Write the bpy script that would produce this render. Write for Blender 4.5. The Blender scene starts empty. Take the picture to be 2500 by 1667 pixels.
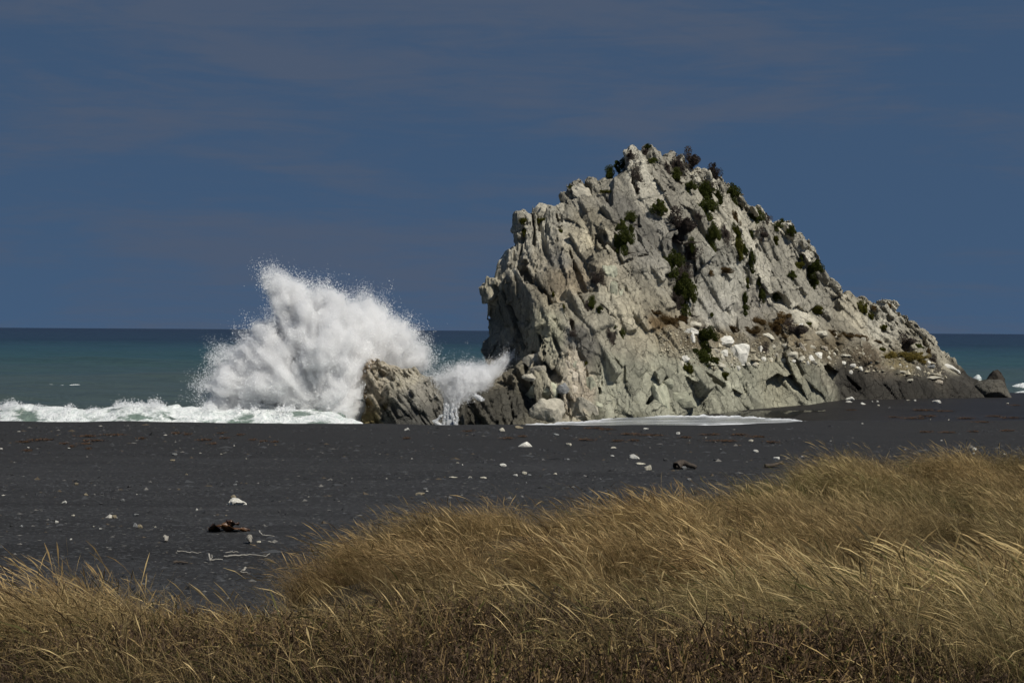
import bpy, math, random
import numpy as np
from mathutils import Matrix, Vector
from mathutils.bvhtree import BVHTree

random.seed(7)
RNG = np.random.default_rng(7)
SC = bpy.context.scene
COL = SC.collection

# ------------------------------------------------------------------ camera
HC = 5.6                                   # eye height above the sea
PITCH, ROLL, HFOV = math.radians(0.32), math.radians(0.365), math.radians(30.0)
SW, SH = 2500.0, 1667.0
FPX = SW / 2 / math.tan(HFOV / 2)
cam_data = bpy.data.cameras.new('camera')
cam_data.sensor_fit = 'HORIZONTAL'
cam_data.angle = HFOV
cam_data.clip_start, cam_data.clip_end = 0.1, 120000
cam = bpy.data.objects.new('camera', cam_data)
COL.objects.link(cam)
CAM_M = Matrix.Translation((0, 0, HC)) @ Matrix.Rotation(math.pi / 2 - PITCH, 4, 'X') @ Matrix.Rotation(ROLL, 4, 'Z')
cam.matrix_world = CAM_M
SC.camera = cam
R3 = np.array(CAM_M.to_3x3())

# ------------------------------------------------------------------ sun and sky
SUN_DIR = Vector((0.66, -0.50, 1.0)).normalized()        # towards the sun
SUN_EL = math.asin(SUN_DIR.z)
SUN_AZ = math.atan2(SUN_DIR.x, SUN_DIR.y)
sun_data = bpy.data.lights.new('sun', 'SUN')
sun_data.energy = 4.3
sun_data.angle = math.radians(0.5)
sun_data.color = (1.0, 0.95, 0.86)
sun = bpy.data.objects.new('sun', sun_data)
sun.rotation_euler = SUN_DIR.to_track_quat('Z', 'Y').to_euler()
sun.location = (60, -40, 90)
COL.objects.link(sun)

world = bpy.data.worlds.new('World')
SC.world = world
world.use_nodes = True
nt = world.node_tree
nt.nodes.clear()
def wn(t, **k):
    n = nt.nodes.new(t)
    for a, b in k.items():
        setattr(n, a, b)
    return n
tc = wn('ShaderNodeTexCoord')
sep = wn('ShaderNodeSeparateXYZ')
nt.links.new(tc.outputs['Generated'], sep.inputs[0])
# clear, dry, polarised sky: the deep blue of the higher sky reaches down to the horizon
zmap = wn('ShaderNodeMapRange')
zmap.inputs['From Min'].default_value = 0.0
zmap.inputs['From Max'].default_value = 1.0
zmap.inputs['To Min'].default_value = 0.46
zmap.inputs['To Max'].default_value = 1.1
nt.links.new(sep.outputs['Z'], zmap.inputs['Value'])
comb = wn('ShaderNodeCombineXYZ')
nt.links.new(sep.outputs['X'], comb.inputs['X'])
nt.links.new(sep.outputs['Y'], comb.inputs['Y'])
nt.links.new(zmap.outputs[0], comb.inputs['Z'])
nrm = wn('ShaderNodeVectorMath', operation='NORMALIZE')
nt.links.new(comb.outputs[0], nrm.inputs[0])
sky = wn('ShaderNodeTexSky')
sky.sky_type = 'NISHITA'
sky.sun_disc = False
sky.sun_elevation = SUN_EL
sky.sun_rotation = SUN_AZ
sky.air_density, sky.dust_density, sky.ozone_density = 1.0, 0.0, 2.0
nt.links.new(nrm.outputs[0], sky.inputs['Vector'])
# thin high cloud veils
def sky_noise(scale, stretch, detail, rough, dist, off):
    mp = wn('ShaderNodeMapping')
    mp.inputs['Scale'].default_value = (1, 1, stretch)
    mp.inputs['Location'].default_value = off
    mp.inputs['Rotation'].default_value = (0, math.radians(-9), 0)
    nt.links.new(tc.outputs['Generated'], mp.inputs[0])
    nz = wn('ShaderNodeTexNoise')
    nz.inputs['Scale'].default_value = scale
    nz.inputs['Detail'].default_value = detail
    nz.inputs['Roughness'].default_value = rough
    nz.inputs['Distortion'].default_value = dist
    nt.links.new(mp.outputs[0], nz.inputs[0])
    return nz
n1 = sky_noise(3.4, 4.2, 9, 0.55, 0.9, (2.9, 0.4, 0.25))
n2 = sky_noise(14.0, 5.0, 8, 0.62, 1.2, (1.3, 2.0, 0.1))
n3 = sky_noise(9.0, 9.0, 10, 0.66, 1.6, (0.3, 1.0, 0.6))
ma = wn('ShaderNodeMath', operation='MULTIPLY_ADD')
nt.links.new(n3.outputs[0], ma.inputs[0]); ma.inputs[1].default_value = 0.34
nt.links.new(n1.outputs[0], ma.inputs[2])
mm = wn('ShaderNodeMath', operation='MULTIPLY_ADD')
nt.links.new(n2.outputs[0], mm.inputs[0]); mm.inputs[1].default_value = 0.20
nt.links.new(ma.outputs[0], mm.inputs[2])
cr = wn('ShaderNodeMapRange', interpolation_type='SMOOTHSTEP')
cr.inputs['From Min'].default_value = 0.66
cr.inputs['From Max'].default_value = 0.92
cr.inputs['To Max'].default_value = 0.85
nt.links.new(mm.outputs[0], cr.inputs[0])
cmix = wn('ShaderNodeMix', data_type='RGBA')
cmix.inputs[7].default_value = (1.44, 1.95, 3.02, 1)
nt.links.new(cr.outputs[0], cmix.inputs[0])
nt.links.new(sky.outputs[0], cmix.inputs[6])
bg = wn('ShaderNodeBackground')
pol = wn('ShaderNodeMix', data_type='RGBA', blend_type='MULTIPLY')      # polarising filter
pol.inputs[0].default_value = 1.0
pol.inputs[7].default_value = (0.85, 0.965, 1.0, 1)
nt.links.new(sky.outputs[0], pol.inputs[6])
nt.links.new(pol.outputs[2], cmix.inputs[6])
bg.inputs['Strength'].default_value = 0.0525
nt.links.new(cmix.outputs[2], bg.inputs['Color'])
wo = wn('ShaderNodeOutputWorld')
nt.links.new(bg.outputs[0], wo.inputs[0])

vs = SC.view_settings
vs.view_transform = 'Standard'
vs.look = 'None'
vs.exposure = 0.0
vs.gamma = 1.0
vs.use_curve_mapping = False
SC.cycles.max_bounces = 12
SC.cycles.diffuse_bounces = 4
SC.cycles.volume_bounces = 11
SC.cycles.use_adaptive_sampling = True
SC.cycles.adaptive_threshold = 0.03
SC.cycles.transmission_bounces = 4
SC.cycles.use_denoising = True

# ------------------------------------------------------------------ helpers
def ray(px, py):
    d = R3 @ np.array([(px - SW / 2) / FPX, -(py - SH / 2) / FPX, -1.0])
    return d
def at(px, py, Y):                       # the point at distance Y seen at that place of the photo
    d = ray(px, py)
    return np.array([0, 0, HC]) + d * (Y / d[1])
def proj(P):                             # world points -> photo pixels
    q = (np.asarray(P, float) - np.array([0, 0, HC])) @ R3
    return SW / 2 + FPX * q[:, 0] / -q[:, 2], SH / 2 - FPX * q[:, 1] / -q[:, 2]

_T = RNG.random((64, 64, 64)).astype(np.float32) * 2 - 1
def vnoise(p):
    i = np.floor(p).astype(np.int32)
    f = (p - i).astype(np.float32)
    f = f * f * (3 - 2 * f)
    a = i & 63
    b = (i + 1) & 63
    x0, y0, z0, x1, y1, z1 = a[:, 0], a[:, 1], a[:, 2], b[:, 0], b[:, 1], b[:, 2]
    fx, fy, fz = f[:, 0], f[:, 1], f[:, 2]
    c00 = _T[x0, y0, z0] * (1 - fx) + _T[x1, y0, z0] * fx
    c10 = _T[x0, y1, z0] * (1 - fx) + _T[x1, y1, z0] * fx
    c01 = _T[x0, y0, z1] * (1 - fx) + _T[x1, y0, z1] * fx
    c11 = _T[x0, y1, z1] * (1 - fx) + _T[x1, y1, z1] * fx
    return (c00 * (1 - fy) + c10 * fy) * (1 - fz) + (c01 * (1 - fy) + c11 * fy) * fz
def fbm(p, octs=4, gain=0.5):
    s, a = 0, 1.0
    p = np.asarray(p, np.float32)
    for k in range(octs):
        s = s + a * vnoise(p * (2.03 ** k) + 13.7 * k)
        a *= gain
    return s
def smooth(a, b, x):
    t = np.clip((x - a) / (b - a), 0, 1)
    return t * t * (3 - 2 * t)
def interp(x, pts):
    return np.interp(x, [p[0] for p in pts], [p[1] for p in pts])

def np_mesh(name, V, F, smooth_sh=False):
    V = np.asarray(V, np.float32)
    F = np.asarray(F, np.int32)
    me = bpy.data.meshes.new(name)
    n, k = F.shape
    me.vertices.add(len(V)); me.vertices.foreach_set('co', V.ravel())
    me.loops.add(n * k); me.loops.foreach_set('vertex_index', F.ravel())
    me.polygons.add(n)
    me.polygons.foreach_set('loop_start', np.arange(n, dtype=np.int32) * k)
    me.polygons.foreach_set('loop_total', np.full(n, k, np.int32))
    me.polygons.foreach_set('use_smooth', np.full(n, smooth_sh, bool))
    me.update(calc_edges=True)
    return me
def vcol(me, C, name='tint'):
    a = me.attributes.new(name, 'FLOAT_COLOR', 'POINT')
    C = np.asarray(C, np.float32)
    if C.shape[1] == 3:
        C = np.concatenate([C, np.ones((len(C), 1), np.float32)], 1)
    a.data.foreach_set('color', C.ravel())
def vflt(me, v, name):
    a = me.attributes.new(name, 'FLOAT', 'POINT')
    a.data.foreach_set('value', np.asarray(v, np.float32))
def link(name, data, mat=None, parent=None, label=None, cat=None, group=None, kind=None, loc=None, rot=None, scale=None):
    o = bpy.data.objects.new(name, data)
    COL.objects.link(o)
    if mat is not None and data is not None and not len(data.materials):
        data.materials.append(mat)
    if parent is not None:
        o.parent = parent
    for k, v in (('label', label), ('category', cat), ('group', group), ('kind', kind)):
        if v:
            o[k] = v
    if loc is not None: o.location = loc
    if rot is not None: o.rotation_euler = rot
    if scale is not None: o.scale = scale
    return o

# ------------------------------------------------------------------ materials
class MB:
    def __init__(s, name):
        s.m = bpy.data.materials.new(name)
        s.m.use_nodes = True
        s.t = s.m.node_tree
        s.t.nodes.clear()
        s.out = s.n('ShaderNodeOutputMaterial')
        s.geo = s.n('ShaderNodeTexCoord')
    def n(s, t, **k):
        x = s.t.nodes.new(t)
        for a, b in k.items():
            setattr(x, a, b)
        return x
    def l(s, a, b):
        s.t.links.new(a, b)
    def noise(s, scale, detail=4, rough=0.55, dist=0.0, stretch=None, rot=None, vec=None):
        v = vec or s.geo.outputs['Object']
        if stretch or rot:
            mp = s.n('ShaderNodeMapping')
            if stretch: mp.inputs['Scale'].default_value = stretch
            if rot: mp.inputs['Rotation'].default_value = rot
            s.l(v, mp.inputs[0]); v = mp.outputs[0]
        x = s.n('ShaderNodeTexNoise')
        x.inputs['Scale'].default_value = scale
        x.inputs['Detail'].default_value = detail
        x.inputs['Roughness'].default_value = rough
        x.inputs['Distortion'].default_value = dist
        s.l(v, x.inputs['Vector'])
        return x.outputs[0]
    def voro(s, scale, feature='F1', stretch=None, rot=None, out='Distance', vec=None):
        v = vec or s.geo.outputs['Object']
        if stretch or rot:
            mp = s.n('ShaderNodeMapping')
            if stretch: mp.inputs['Scale'].default_value = stretch
            if rot: mp.inputs['Rotation'].default_value = rot
            s.l(v, mp.inputs[0]); v = mp.outputs[0]
        x = s.n('ShaderNodeTexVoronoi', feature=feature)
        x.inputs['Scale'].default_value = scale
        s.l(v, x.inputs['Vector'])
        return x.outputs[out]
    def rng(s, v, a, b, c=0.0, d=1.0, sm=True):
        x = s.n('ShaderNodeMapRange', interpolation_type='SMOOTHSTEP' if sm else 'LINEAR')
        for i, q in enumerate((a, b, c, d)):
            x.inputs[i + 1].default_value = q
        s.l(v, x.inputs[0])
        return x.outputs[0]
    def ramp(s, v, stops):
        x = s.n('ShaderNodeValToRGB')
        e = x.color_ramp.elements
        while len(e) < len(stops): e.new(0.5)
        for k, (p, c) in enumerate(stops):
            e[k].position = p; e[k].color = (*c, 1)
        s.l(v, x.inputs[0])
        return x.outputs[0]
    def mix(s, f, a, b, mode='MIX'):
        x = s.n('ShaderNodeMix', data_type='RGBA', blend_type=mode)
        for i, q in ((0, f), (6, a), (7, b)):
            if isinstance(q, (int, float)): x.inputs[i].default_value = q
            elif isinstance(q, tuple): x.inputs[i].default_value = (*q, 1)
            else: s.l(q, x.inputs[i])
        return x.outputs[2]
    def math(s, op, a, b=0.0, c=0.0):
        x = s.n('ShaderNodeMath', operation=op)
        for i, q in enumerate((a, b, c)):
            if isinstance(q, (int, float)): x.inputs[i].default_value = q
            else: s.l(q, x.inputs[i])
        return x.outputs[0]
    def attr(s, name, typ='GEOMETRY', out='Color'):
        x = s.n('ShaderNodeAttribute', attribute_type=typ, attribute_name=name)
        return x.outputs[out]
    def bump(s, h, strength, dist, prev=None):
        x = s.n('ShaderNodeBump')
        x.inputs['Strength'].default_value = strength
        x.inputs['Distance'].default_value = dist
        s.l(h, x.inputs['Height'])
        if prev is not None: s.l(prev, x.inputs['Normal'])
        return x.outputs[0]
    def pbr(s, col, rough=0.85, nor=None, spec=0.3, ior=None):
        x = s.n('ShaderNodeBsdfPrincipled')
        if isinstance(col, tuple): x.inputs['Base Color'].default_value = (*col, 1)
        else: s.l(col, x.inputs['Base Color'])
        if isinstance(rough, (int, float)): x.inputs['Roughness'].default_value = rough
        else: s.l(rough, x.inputs['Roughness'])
        x.inputs['Specular IOR Level'].default_value = spec
        if ior: x.inputs['IOR'].default_value = ior
        if nor is not None: s.l(nor, x.inputs['Normal'])
        return x.outputs[0]
    def done(s, shader):
        s.l(shader, s.out.inputs['Surface'])
        return s.m
    def soft(s, col, trans=0.4, nor=None):          # diffuse plus light passing through
        d = s.n('ShaderNodeBsdfDiffuse'); t = s.n('ShaderNodeBsdfTranslucent'); m = s.n('ShaderNodeMixShader')
        for x in (d, t):
            if isinstance(col, tuple): x.inputs[0].default_value = (*col, 1)
            else: s.l(col, x.inputs[0])
        m.inputs[0].default_value = trans
        s.l(d.outputs[0], m.inputs[1]); s.l(t.outputs[0], m.inputs[2])
        return m.outputs[0]

def rock_material(name, var=0.35, bump=1.0):
    b = MB(name)
    c = b.attr('tint')
    big = b.noise(0.55, 5, 0.6, 0.5)
    fine = b.noise(5.5, 6, 0.68, 0.3)
    streak = b.noise(1.6, 6, 0.6, 0.4, stretch=(2.6, 1.0, 0.55), rot=(0, math.radians(-30), 0))
    v = b.math('ADD', b.math('MULTIPLY', b.rng(big, 0.3, 0.7), 0.4), b.math('MULTIPLY', b.rng(fine, 0.28, 0.72), 0.6))
    v = b.math('ADD', b.math('MULTIPLY', v, 0.7), b.math('MULTIPLY', b.rng(streak, 0.3, 0.7), 0.3))
    k = b.rng(v, 0.0, 1.0, 1 - var, 1 + var, sm=False)
    gray = b.n('ShaderNodeCombineColor')
    for i in range(3): b.l(k, gray.inputs[i])
    c1 = b.mix(1.0, c, gray.outputs[0], 'MULTIPLY')
    # dark lichen specks and pale mineral streaks
    lich = b.rng(b.noise(2.2, 8, 0.75, 0.8), 0.56, 0.72)
    c1 = b.mix(b.math('MULTIPLY', lich, 0.32), c1, (0.11, 0.10, 0.085))
    pale = b.rng(b.noise(1.3, 7, 0.7, 0.9, stretch=(2.2, 1, 0.7), rot=(0, math.radians(-28), 0)), 0.57, 0.70)
    c1 = b.mix(b.math('MULTIPLY', pale, 0.30), c1, b.mix(1.0, c1, (1.35, 1.3, 1.15), 'MULTIPLY'))
    wv = b.n('ShaderNodeVectorMath', operation='MULTIPLY_ADD'); nzv = b.n('ShaderNodeTexNoise'); nzv.inputs['Scale'].default_value = 1.3; nzv.inputs['Detail'].default_value = 4; b.l(b.geo.outputs['Object'], nzv.inputs['Vector']); b.l(nzv.outputs['Color'], wv.inputs[0]); wv.inputs[1].default_value = (0.9, 0.9, 0.9); b.l(b.geo.outputs['Object'], wv.inputs[2])
    crk = b.rng(b.voro(0.9, 'DISTANCE_TO_EDGE', stretch=(1.9, 1.2, 0.62), rot=(0, math.radians(-32), 0), vec=wv.outputs[0]), 0.0, 0.035)
    crk2 = b.rng(b.voro(2.4, 'DISTANCE_TO_EDGE', stretch=(1.6, 1.2, 0.8), rot=(0, math.radians(-20), 0), vec=wv.outputs[0]), 0.0, 0.04)
    n0 = b.bump(b.noise(2.2, 8, 0.66, 0.5, stretch=(1.5, 1.1, 0.75), rot=(0, math.radians(-30), 0)), 0.45 * bump, 0.25)
    n0 = b.bump(b.voro(3.2, 'F1', stretch=(1.8, 1.2, 0.7), rot=(0, math.radians(-30), 0)), 0.25 * bump, 0.12, n0)
    n0 = b.bump(crk, 0.8 * bump, 0.16, n0)
    n0 = b.bump(crk2, 0.5 * bump, 0.08, n0)
    n0 = b.bump(fine, 0.55 * bump, 0.10, n0)
    return b.done(b.pbr(c1, 0.9, n0, 0.2))
M_ROCK = rock_material('weathered_limestone')
def stone_material(name, col, var=0.25, rough=0.9):
    b = MB(name)
    oi = b.n('ShaderNodeObjectInfo')
    k = b.rng(b.math('ADD', b.math('MULTIPLY', b.noise(3.0, 6, 0.65, vec=b.geo.outputs['Object']), 0.8), b.math('MULTIPLY', oi.outputs['Random'], 0.3)), 0.3, 0.8, 1 - var, 1 + var)
    g = b.n('ShaderNodeCombineColor')
    for i in range(3): b.l(k, g.inputs[i])
    c = b.mix(1.0, col, g.outputs[0], 'MULTIPLY')
    nn = b.bump(b.noise(4.0, 8, 0.7), 0.6, 0.12)
    return b.done(b.pbr(c, rough, nn, 0.2))
M_WHITE = stone_material('white_stone', (0.70, 0.68, 0.61))
M_CREAM = stone_material('cream_stone', (0.52, 0.49, 0.40))
M_GREY = stone_material('grey_stone', (0.20, 0.205, 0.205))
M_TAN = stone_material('tan_stone', (0.26, 0.22, 0.15))
M_DARK = stone_material('dark_stone', (0.055, 0.056, 0.058))
M_BEACHW = stone_material('bleached_stone', (0.56, 0.55, 0.50))
M_FOOT = stone_material('pale_boulder', (0.36, 0.335, 0.27), 0.35)
M_GREEN = stone_material('greenish_boulder', (0.36, 0.36, 0.27), 0.35)
M_PINK = stone_material('warm_pale_boulder', (0.45, 0.40, 0.32), 0.3)

def m_foliage(name, a, c, tr=0.3):
    b = MB(name)
    oi = b.n('ShaderNodeObjectInfo')
    v = b.math('ADD', b.math('MULTIPLY', b.noise(2.2, 4, 0.6), 0.8), b.math('MULTIPLY', oi.outputs['Random'], 0.25))
    return b.done(b.soft(b.mix(b.rng(v, 0.3, 0.75), a, c), tr))
M_LEAF = m_foliage('green_leaves', (0.040, 0.050, 0.012), (0.095, 0.108, 0.030), 0.45)
M_DEAD = m_foliage('grey_brown_twigs', (0.060, 0.048, 0.041), (0.14, 0.115, 0.098), 0.4)
M_RUST = m_foliage('rusty_dry_shrub', (0.070, 0.045, 0.020), (0.16, 0.105, 0.045))
M_YELL = m_foliage('dry_yellow_grass', (0.16, 0.125, 0.035), (0.28, 0.22, 0.07))
M_MOSS = m_foliage('olive_moss', (0.050, 0.055, 0.010), (0.11, 0.105, 0.022))
def flat_mat(name, col, rough=0.85):
    b = MB(name)
    k = b.rng(b.noise(9, 5, 0.6), 0.3, 0.7)
    return b.done(b.pbr(b.mix(k, tuple(x * 0.7 for x in col), tuple(min(1, x * 1.3) for x in col)), rough, b.bump(b.noise(30, 4), 0.4, 0.02)))
M_BARK = flat_mat('shrub_bark', (0.06, 0.048, 0.038))
M_DRIFT = flat_mat('bleached_driftwood', (0.27, 0.255, 0.225))
M_KELP = flat_mat('dried_brown_seaweed', (0.085, 0.045, 0.018), 0.55)
M_KELP2 = flat_mat('glossy_kelp', (0.040, 0.018, 0.009), 0.3)

# ------------------------------------------------------------------ terrain
def crest_y(x):                                   # distance of the beach crest
    return 81.5 + 5.0 * smooth(7.5, 14.5, x) + 0.35 * np.sin(x * 0.31) + 0.25 * np.sin(x * 0.83 + 1)
EDGE = [(-0.268, 11.6), (-0.20, 11.9), (-0.13, 11.4), (-0.118, 12.4), (-0.105, 14.2), (-0.06, 15.8), (0.0, 17.2), (0.06, 17.4), (0.09, 18.4), (0.12, 20.6), (0.145, 22.6), (0.16, 24.6), (0.19, 26.2), (0.24, 25.6), (0.32, 25.0)]
def edge_y(x, y):
    t = x / np.maximum(y, 1.0)
    return np.interp(np.clip(t, -0.45, 0.45), [p[0] for p in EDGE], [p[1] for p in EDGE])
def ground_z(x, y):
    x = np.asarray(x, float); y = np.asarray(y, float)
    P = np.stack([x, y, np.zeros_like(x)], -1).reshape(-1, 3)
    n_l = fbm(P * 0.06 + 5, 3).reshape(x.shape)
    n_m = fbm(P * 0.35 + 9, 3).reshape(x.shape)
    # grassy dune
    n_t = fbm(P * 0.75 + 21, 2).reshape(x.shape)
    t_ = x / np.maximum(y, 1.0)
    dune = HC - 1.34 + (0.22 * smooth(-0.125, -0.07, t_) - 0.12 * smooth(0.08, 0.16, t_)) * smooth(9, 14, y) - (0.62 + 0.12 * smooth(-0.06, -0.15, t_)) * smooth(6.5, 13.0, y) + 0.08 * n_m + 0.10 * n_t
    e = edge_y(x, y)
    z = dune + (1.6 - dune) * smooth(e + 0.5, e + 6.0, y)
    n_r = fbm(np.stack([P[:, 0] * 0.05, P[:, 1] * 0.30, P[:, 2] + 17], 1), 3).reshape(x.shape)
    beach = 1.6 + 0.05 * n_r * smooth(20, 34, y) * (1 - smooth(70, 80, y)) + 0.10 * n_l * smooth(20, 34, y) * (1 - smooth(66, 80, y))
    z = np.where(y > e + 5.9, beach, z)
    # shore: behind the crest
    cy = crest_y(x)
    right = smooth(8.0, 21.0, x)
    low_l = 1.6 - 3.0 * smooth(0, 15, y - cy) - 0.02 * np.maximum(y - cy - 15, 0)
    low_r = 1.6 - 0.95 * smooth(0, 17, y - cy) + 0.5 * smooth(20, 42, y - cy) - 5.0 * smooth(58, 90, y - cy)
    low = low_l * (1 - right) + low_r * right
    # sand apron in front of the rock foot
    ap = smooth(7, 10, x) * smooth(110.5, 117.0, y - 0.75 * (x - 12))
    low = low + np.maximum(0, np.interp(x, [8, 11, 14, 18, 22], [0.3, 0.5, 0.72, 0.92, 1.05]) - low) * ap * (1 - smooth(130, 150, y))
    z = np.where(y > cy, low, z)
    z = z + 0.035 * n_m * smooth(60, 70, y)
    return z

def ground_hit(px, py):
    d = ray(px, py)
    t = np.geomspace(5, 260, 3000)
    P = np.array([0, 0, HC]) + t[:, None] * d
    g = ground_z(P[:, 0], P[:, 1])
    k = np.argmax(P[:, 2] < g)
    return np.array([P[k, 0], P[k, 1], g[k]])

ys = np.concatenate([np.arange(-8, 4, 1.0), np.arange(4, 34, 0.22), np.arange(34, 78, 0.4), np.arange(78, 106, 0.3), np.arange(106, 170, 1.0), np.array([190, 220, 260])])
us = np.linspace(-1, 1, 201)
hw = 12 + 0.42 * np.maximum(ys, 0)
X = us[None, :] * hw[:, None]
Y = np.repeat(ys[:, None], len(us), 1)
Z = ground_z(X, Y)
V = np.stack([X, Y, Z], -1).reshape(-1, 3)
nr, nc = X.shape
ii = (np.arange(nr - 1)[:, None] * nc + np.arange(nc - 1)[None, :]).ravel()
F = np.stack([ii, ii + 1, ii + nc + 1, ii + nc], 1)
g_me = np_mesh('beach', V, F, True)
dune_w = 1 - smooth(edge_y(V[:, 0], V[:, 1]) - 0.3, edge_y(V[:, 0], V[:, 1]) + 2.2, V[:, 1] + 0.5 * fbm(V * 0.8, 2))
wet_w = smooth(0, 5, V[:, 1] - crest_y(V[:, 0])) * (1 - smooth(-0.4, 0.5, V[:, 2] - 1.35) * 0.4)
vflt(g_me, dune_w, 'dune')
vflt(g_me, wet_w, 'wet')
vflt(g_me, smooth(50, 62, V[:, 1] + 7 * fbm(V * np.array([0.05, 0.12, 0]) + 3, 3)) * 0.85, 'damp')
b = MB('black_sand')
obj = b.geo.outputs['Object']
dn = b.attr('dune', out='Fac'); wt = b.attr('wet', out='Fac')
grain = b.noise(42.0, 4, 0.8)
mott = b.noise(0.42, 7, 0.62, 0.5, stretch=(0.22, 1, 1))
flake = b.voro(16.0, 'F1', out='Color')
fl = b.n('ShaderNodeSeparateColor'); b.l(flake, fl.inputs[0])
base = b.ramp(b.rng(mott, 0.3, 0.7), [(0.0, (0.021, 0.021, 0.0215)), (1.0, (0.037, 0.0375, 0.039))])
base = b.mix(b.rng(fl.outputs[0], 0.80, 0.98, 0, 0.75), base, (0.075, 0.078, 0.081))
base = b.mix(b.rng(fl.outputs[1], 0.992, 0.9995, 0, 0.7), base, (0.26, 0.25, 0.22))
base = b.mix(b.rng(fl.outputs[2], 0.75, 1.0, 0, 0.6), base, (0.016, 0.016, 0.018))
litter = b.mix(b.rng(b.noise(6, 6, 0.7), 0.35, 0.65), (0.020, 0.016, 0.011), (0.065, 0.048, 0.026))
wetc = b.mix(b.rng(mott, 0.35, 0.65), (0.017, 0.016, 0.015), (0.024, 0.022, 0.021))
base = b.mix(b.math('MULTIPLY', b.attr('damp', out='Fac'), b.rng(mott, 0.25, 0.75, 0.55, 1.0)), base, (0.0222, 0.0220, 0.0222))
base = b.mix(wt, base, wetc)
base = b.mix(dn, base, litter)
rg = b.math('SUBTRACT', 0.92, b.math('MULTIPLY', wt, 0.42))
nn = b.bump(b.noise(1.1, 5, 0.55, 0.2, stretch=(0.5, 1, 1)), 0.7, 0.12)
nn = b.bump(b.voro(9.0, 'F1'), 0.5, 0.05, nn)
nn = b.bump(grain, 0.8, 0.03, nn)
M_SAND = b.done(b.pbr(base, rg, nn, 0.22))
link('beach', g_me, M_SAND, kind='structure', label='dark grey sand and shingle beach', cat='beach')

# ------------------------------------------------------------------ sea
rows = np.concatenate([np.arange(88, 140, 0.5), np.geomspace(140, 900, 220), np.geomspace(920, 60000, 50)])
us = np.linspace(-1, 1, 300)
X = us[None, :] * (rows[:, None] * 0.36 + 18)
Y = np.repeat(rows[:, None], len(us), 1)
dr = np.gradient(rows)[:, None]
Z = np.zeros_like(X)
for k in range(26):
    lam = 3.0 * (1.17 ** k) if k < 18 else random.uniform(9, 34)
    th = math.radians(random.gauss(0, 26))
    amp = 0.0105 * lam ** 0.9 * random.uniform(0.6, 1.2)
    amp = min(amp, 0.20)
    ph = random.uniform(0, 6.28)
    fade = np.clip(lam / (3.2 * dr) - 0.3, 0, 1)
    s = np.sin((X * math.sin(th) + Y * math.cos(th)) * 2 * math.pi / lam + ph + 0.6 * np.sin(X * 0.05 + k))
    Z += fade * amp * s * (0.65 + 0.35 * s)
Z *= 0.75 + 0.25 * smooth(95, 200, Y)
Z *= smooth(88, 96, Y) * 0.9 + 0.1
shel = smooth(-9, -3, X) * (1 - smooth(135, 165, Y))                 # sheltered water round the rock foot
Z = Z * (1 - 0.92 * shel) - 0.12 * shel
V = np.stack([X, Y, Z], -1).reshape(-1, 3)
nr, nc = X.shape
ii = (np.arange(nr - 1)[:, None] * nc + np.arange(nc - 1)[None, :]).ravel()
sea_me = np_mesh('sea', V, np.stack([ii, ii + 1, ii + nc + 1, ii + nc], 1), True)
b = MB('sea_water')
sp = b.n('ShaderNodeSeparateXYZ'); b.l(b.geo.outputs['Object'], sp.inputs[0])
# distance offshore: silty green, then turquoise shelf, then deep blue
off = b.math('LOGARITHM', b.math('ADD', sp.outputs['Y'], b.math('MULTIPLY', b.math('SUBTRACT', b.noise(0.012, 3), 0.5), 90.0)), 10.0)
wc = b.ramp(b.rng(off, 2.0, 3.7, sm=False), [(0.0, (0.052, 0.070, 0.066)), (0.14, (0.049, 0.073, 0.072)), (0.30, (0.028, 0.066, 0.074)), (0.40, (0.022, 0.058, 0.075)), (0.54, (0.013, 0.030, 0.050)), (1.0, (0.011, 0.021, 0.040))])
nz = b.bump(b.noise(0.35, 6, 0.65, 0.4, stretch=(0.45, 1, 1)), 0.8, 1.3)
nz = b.bump(b.noise(2.4, 5, 0.6, 0.2, stretch=(0.5, 1, 1)), 0.4, 0.16, nz)
nz = b.bump(b.noise(0.045, 4, 0.6, 0.2, stretch=(0.3, 1, 1)), 0.5, 4.0, nz)
dif = b.n('ShaderNodeBsdfDiffuse'); b.l(wc, dif.inputs[0]); b.l(nz, dif.inputs['Normal'])
M_SEA = b.done(b.pbr(wc, 0.32, nz, 0.28, 1.33))
link('sea', sea_me, M_SEA, kind='structure', label='green to deep blue open sea', cat='sea')

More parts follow.
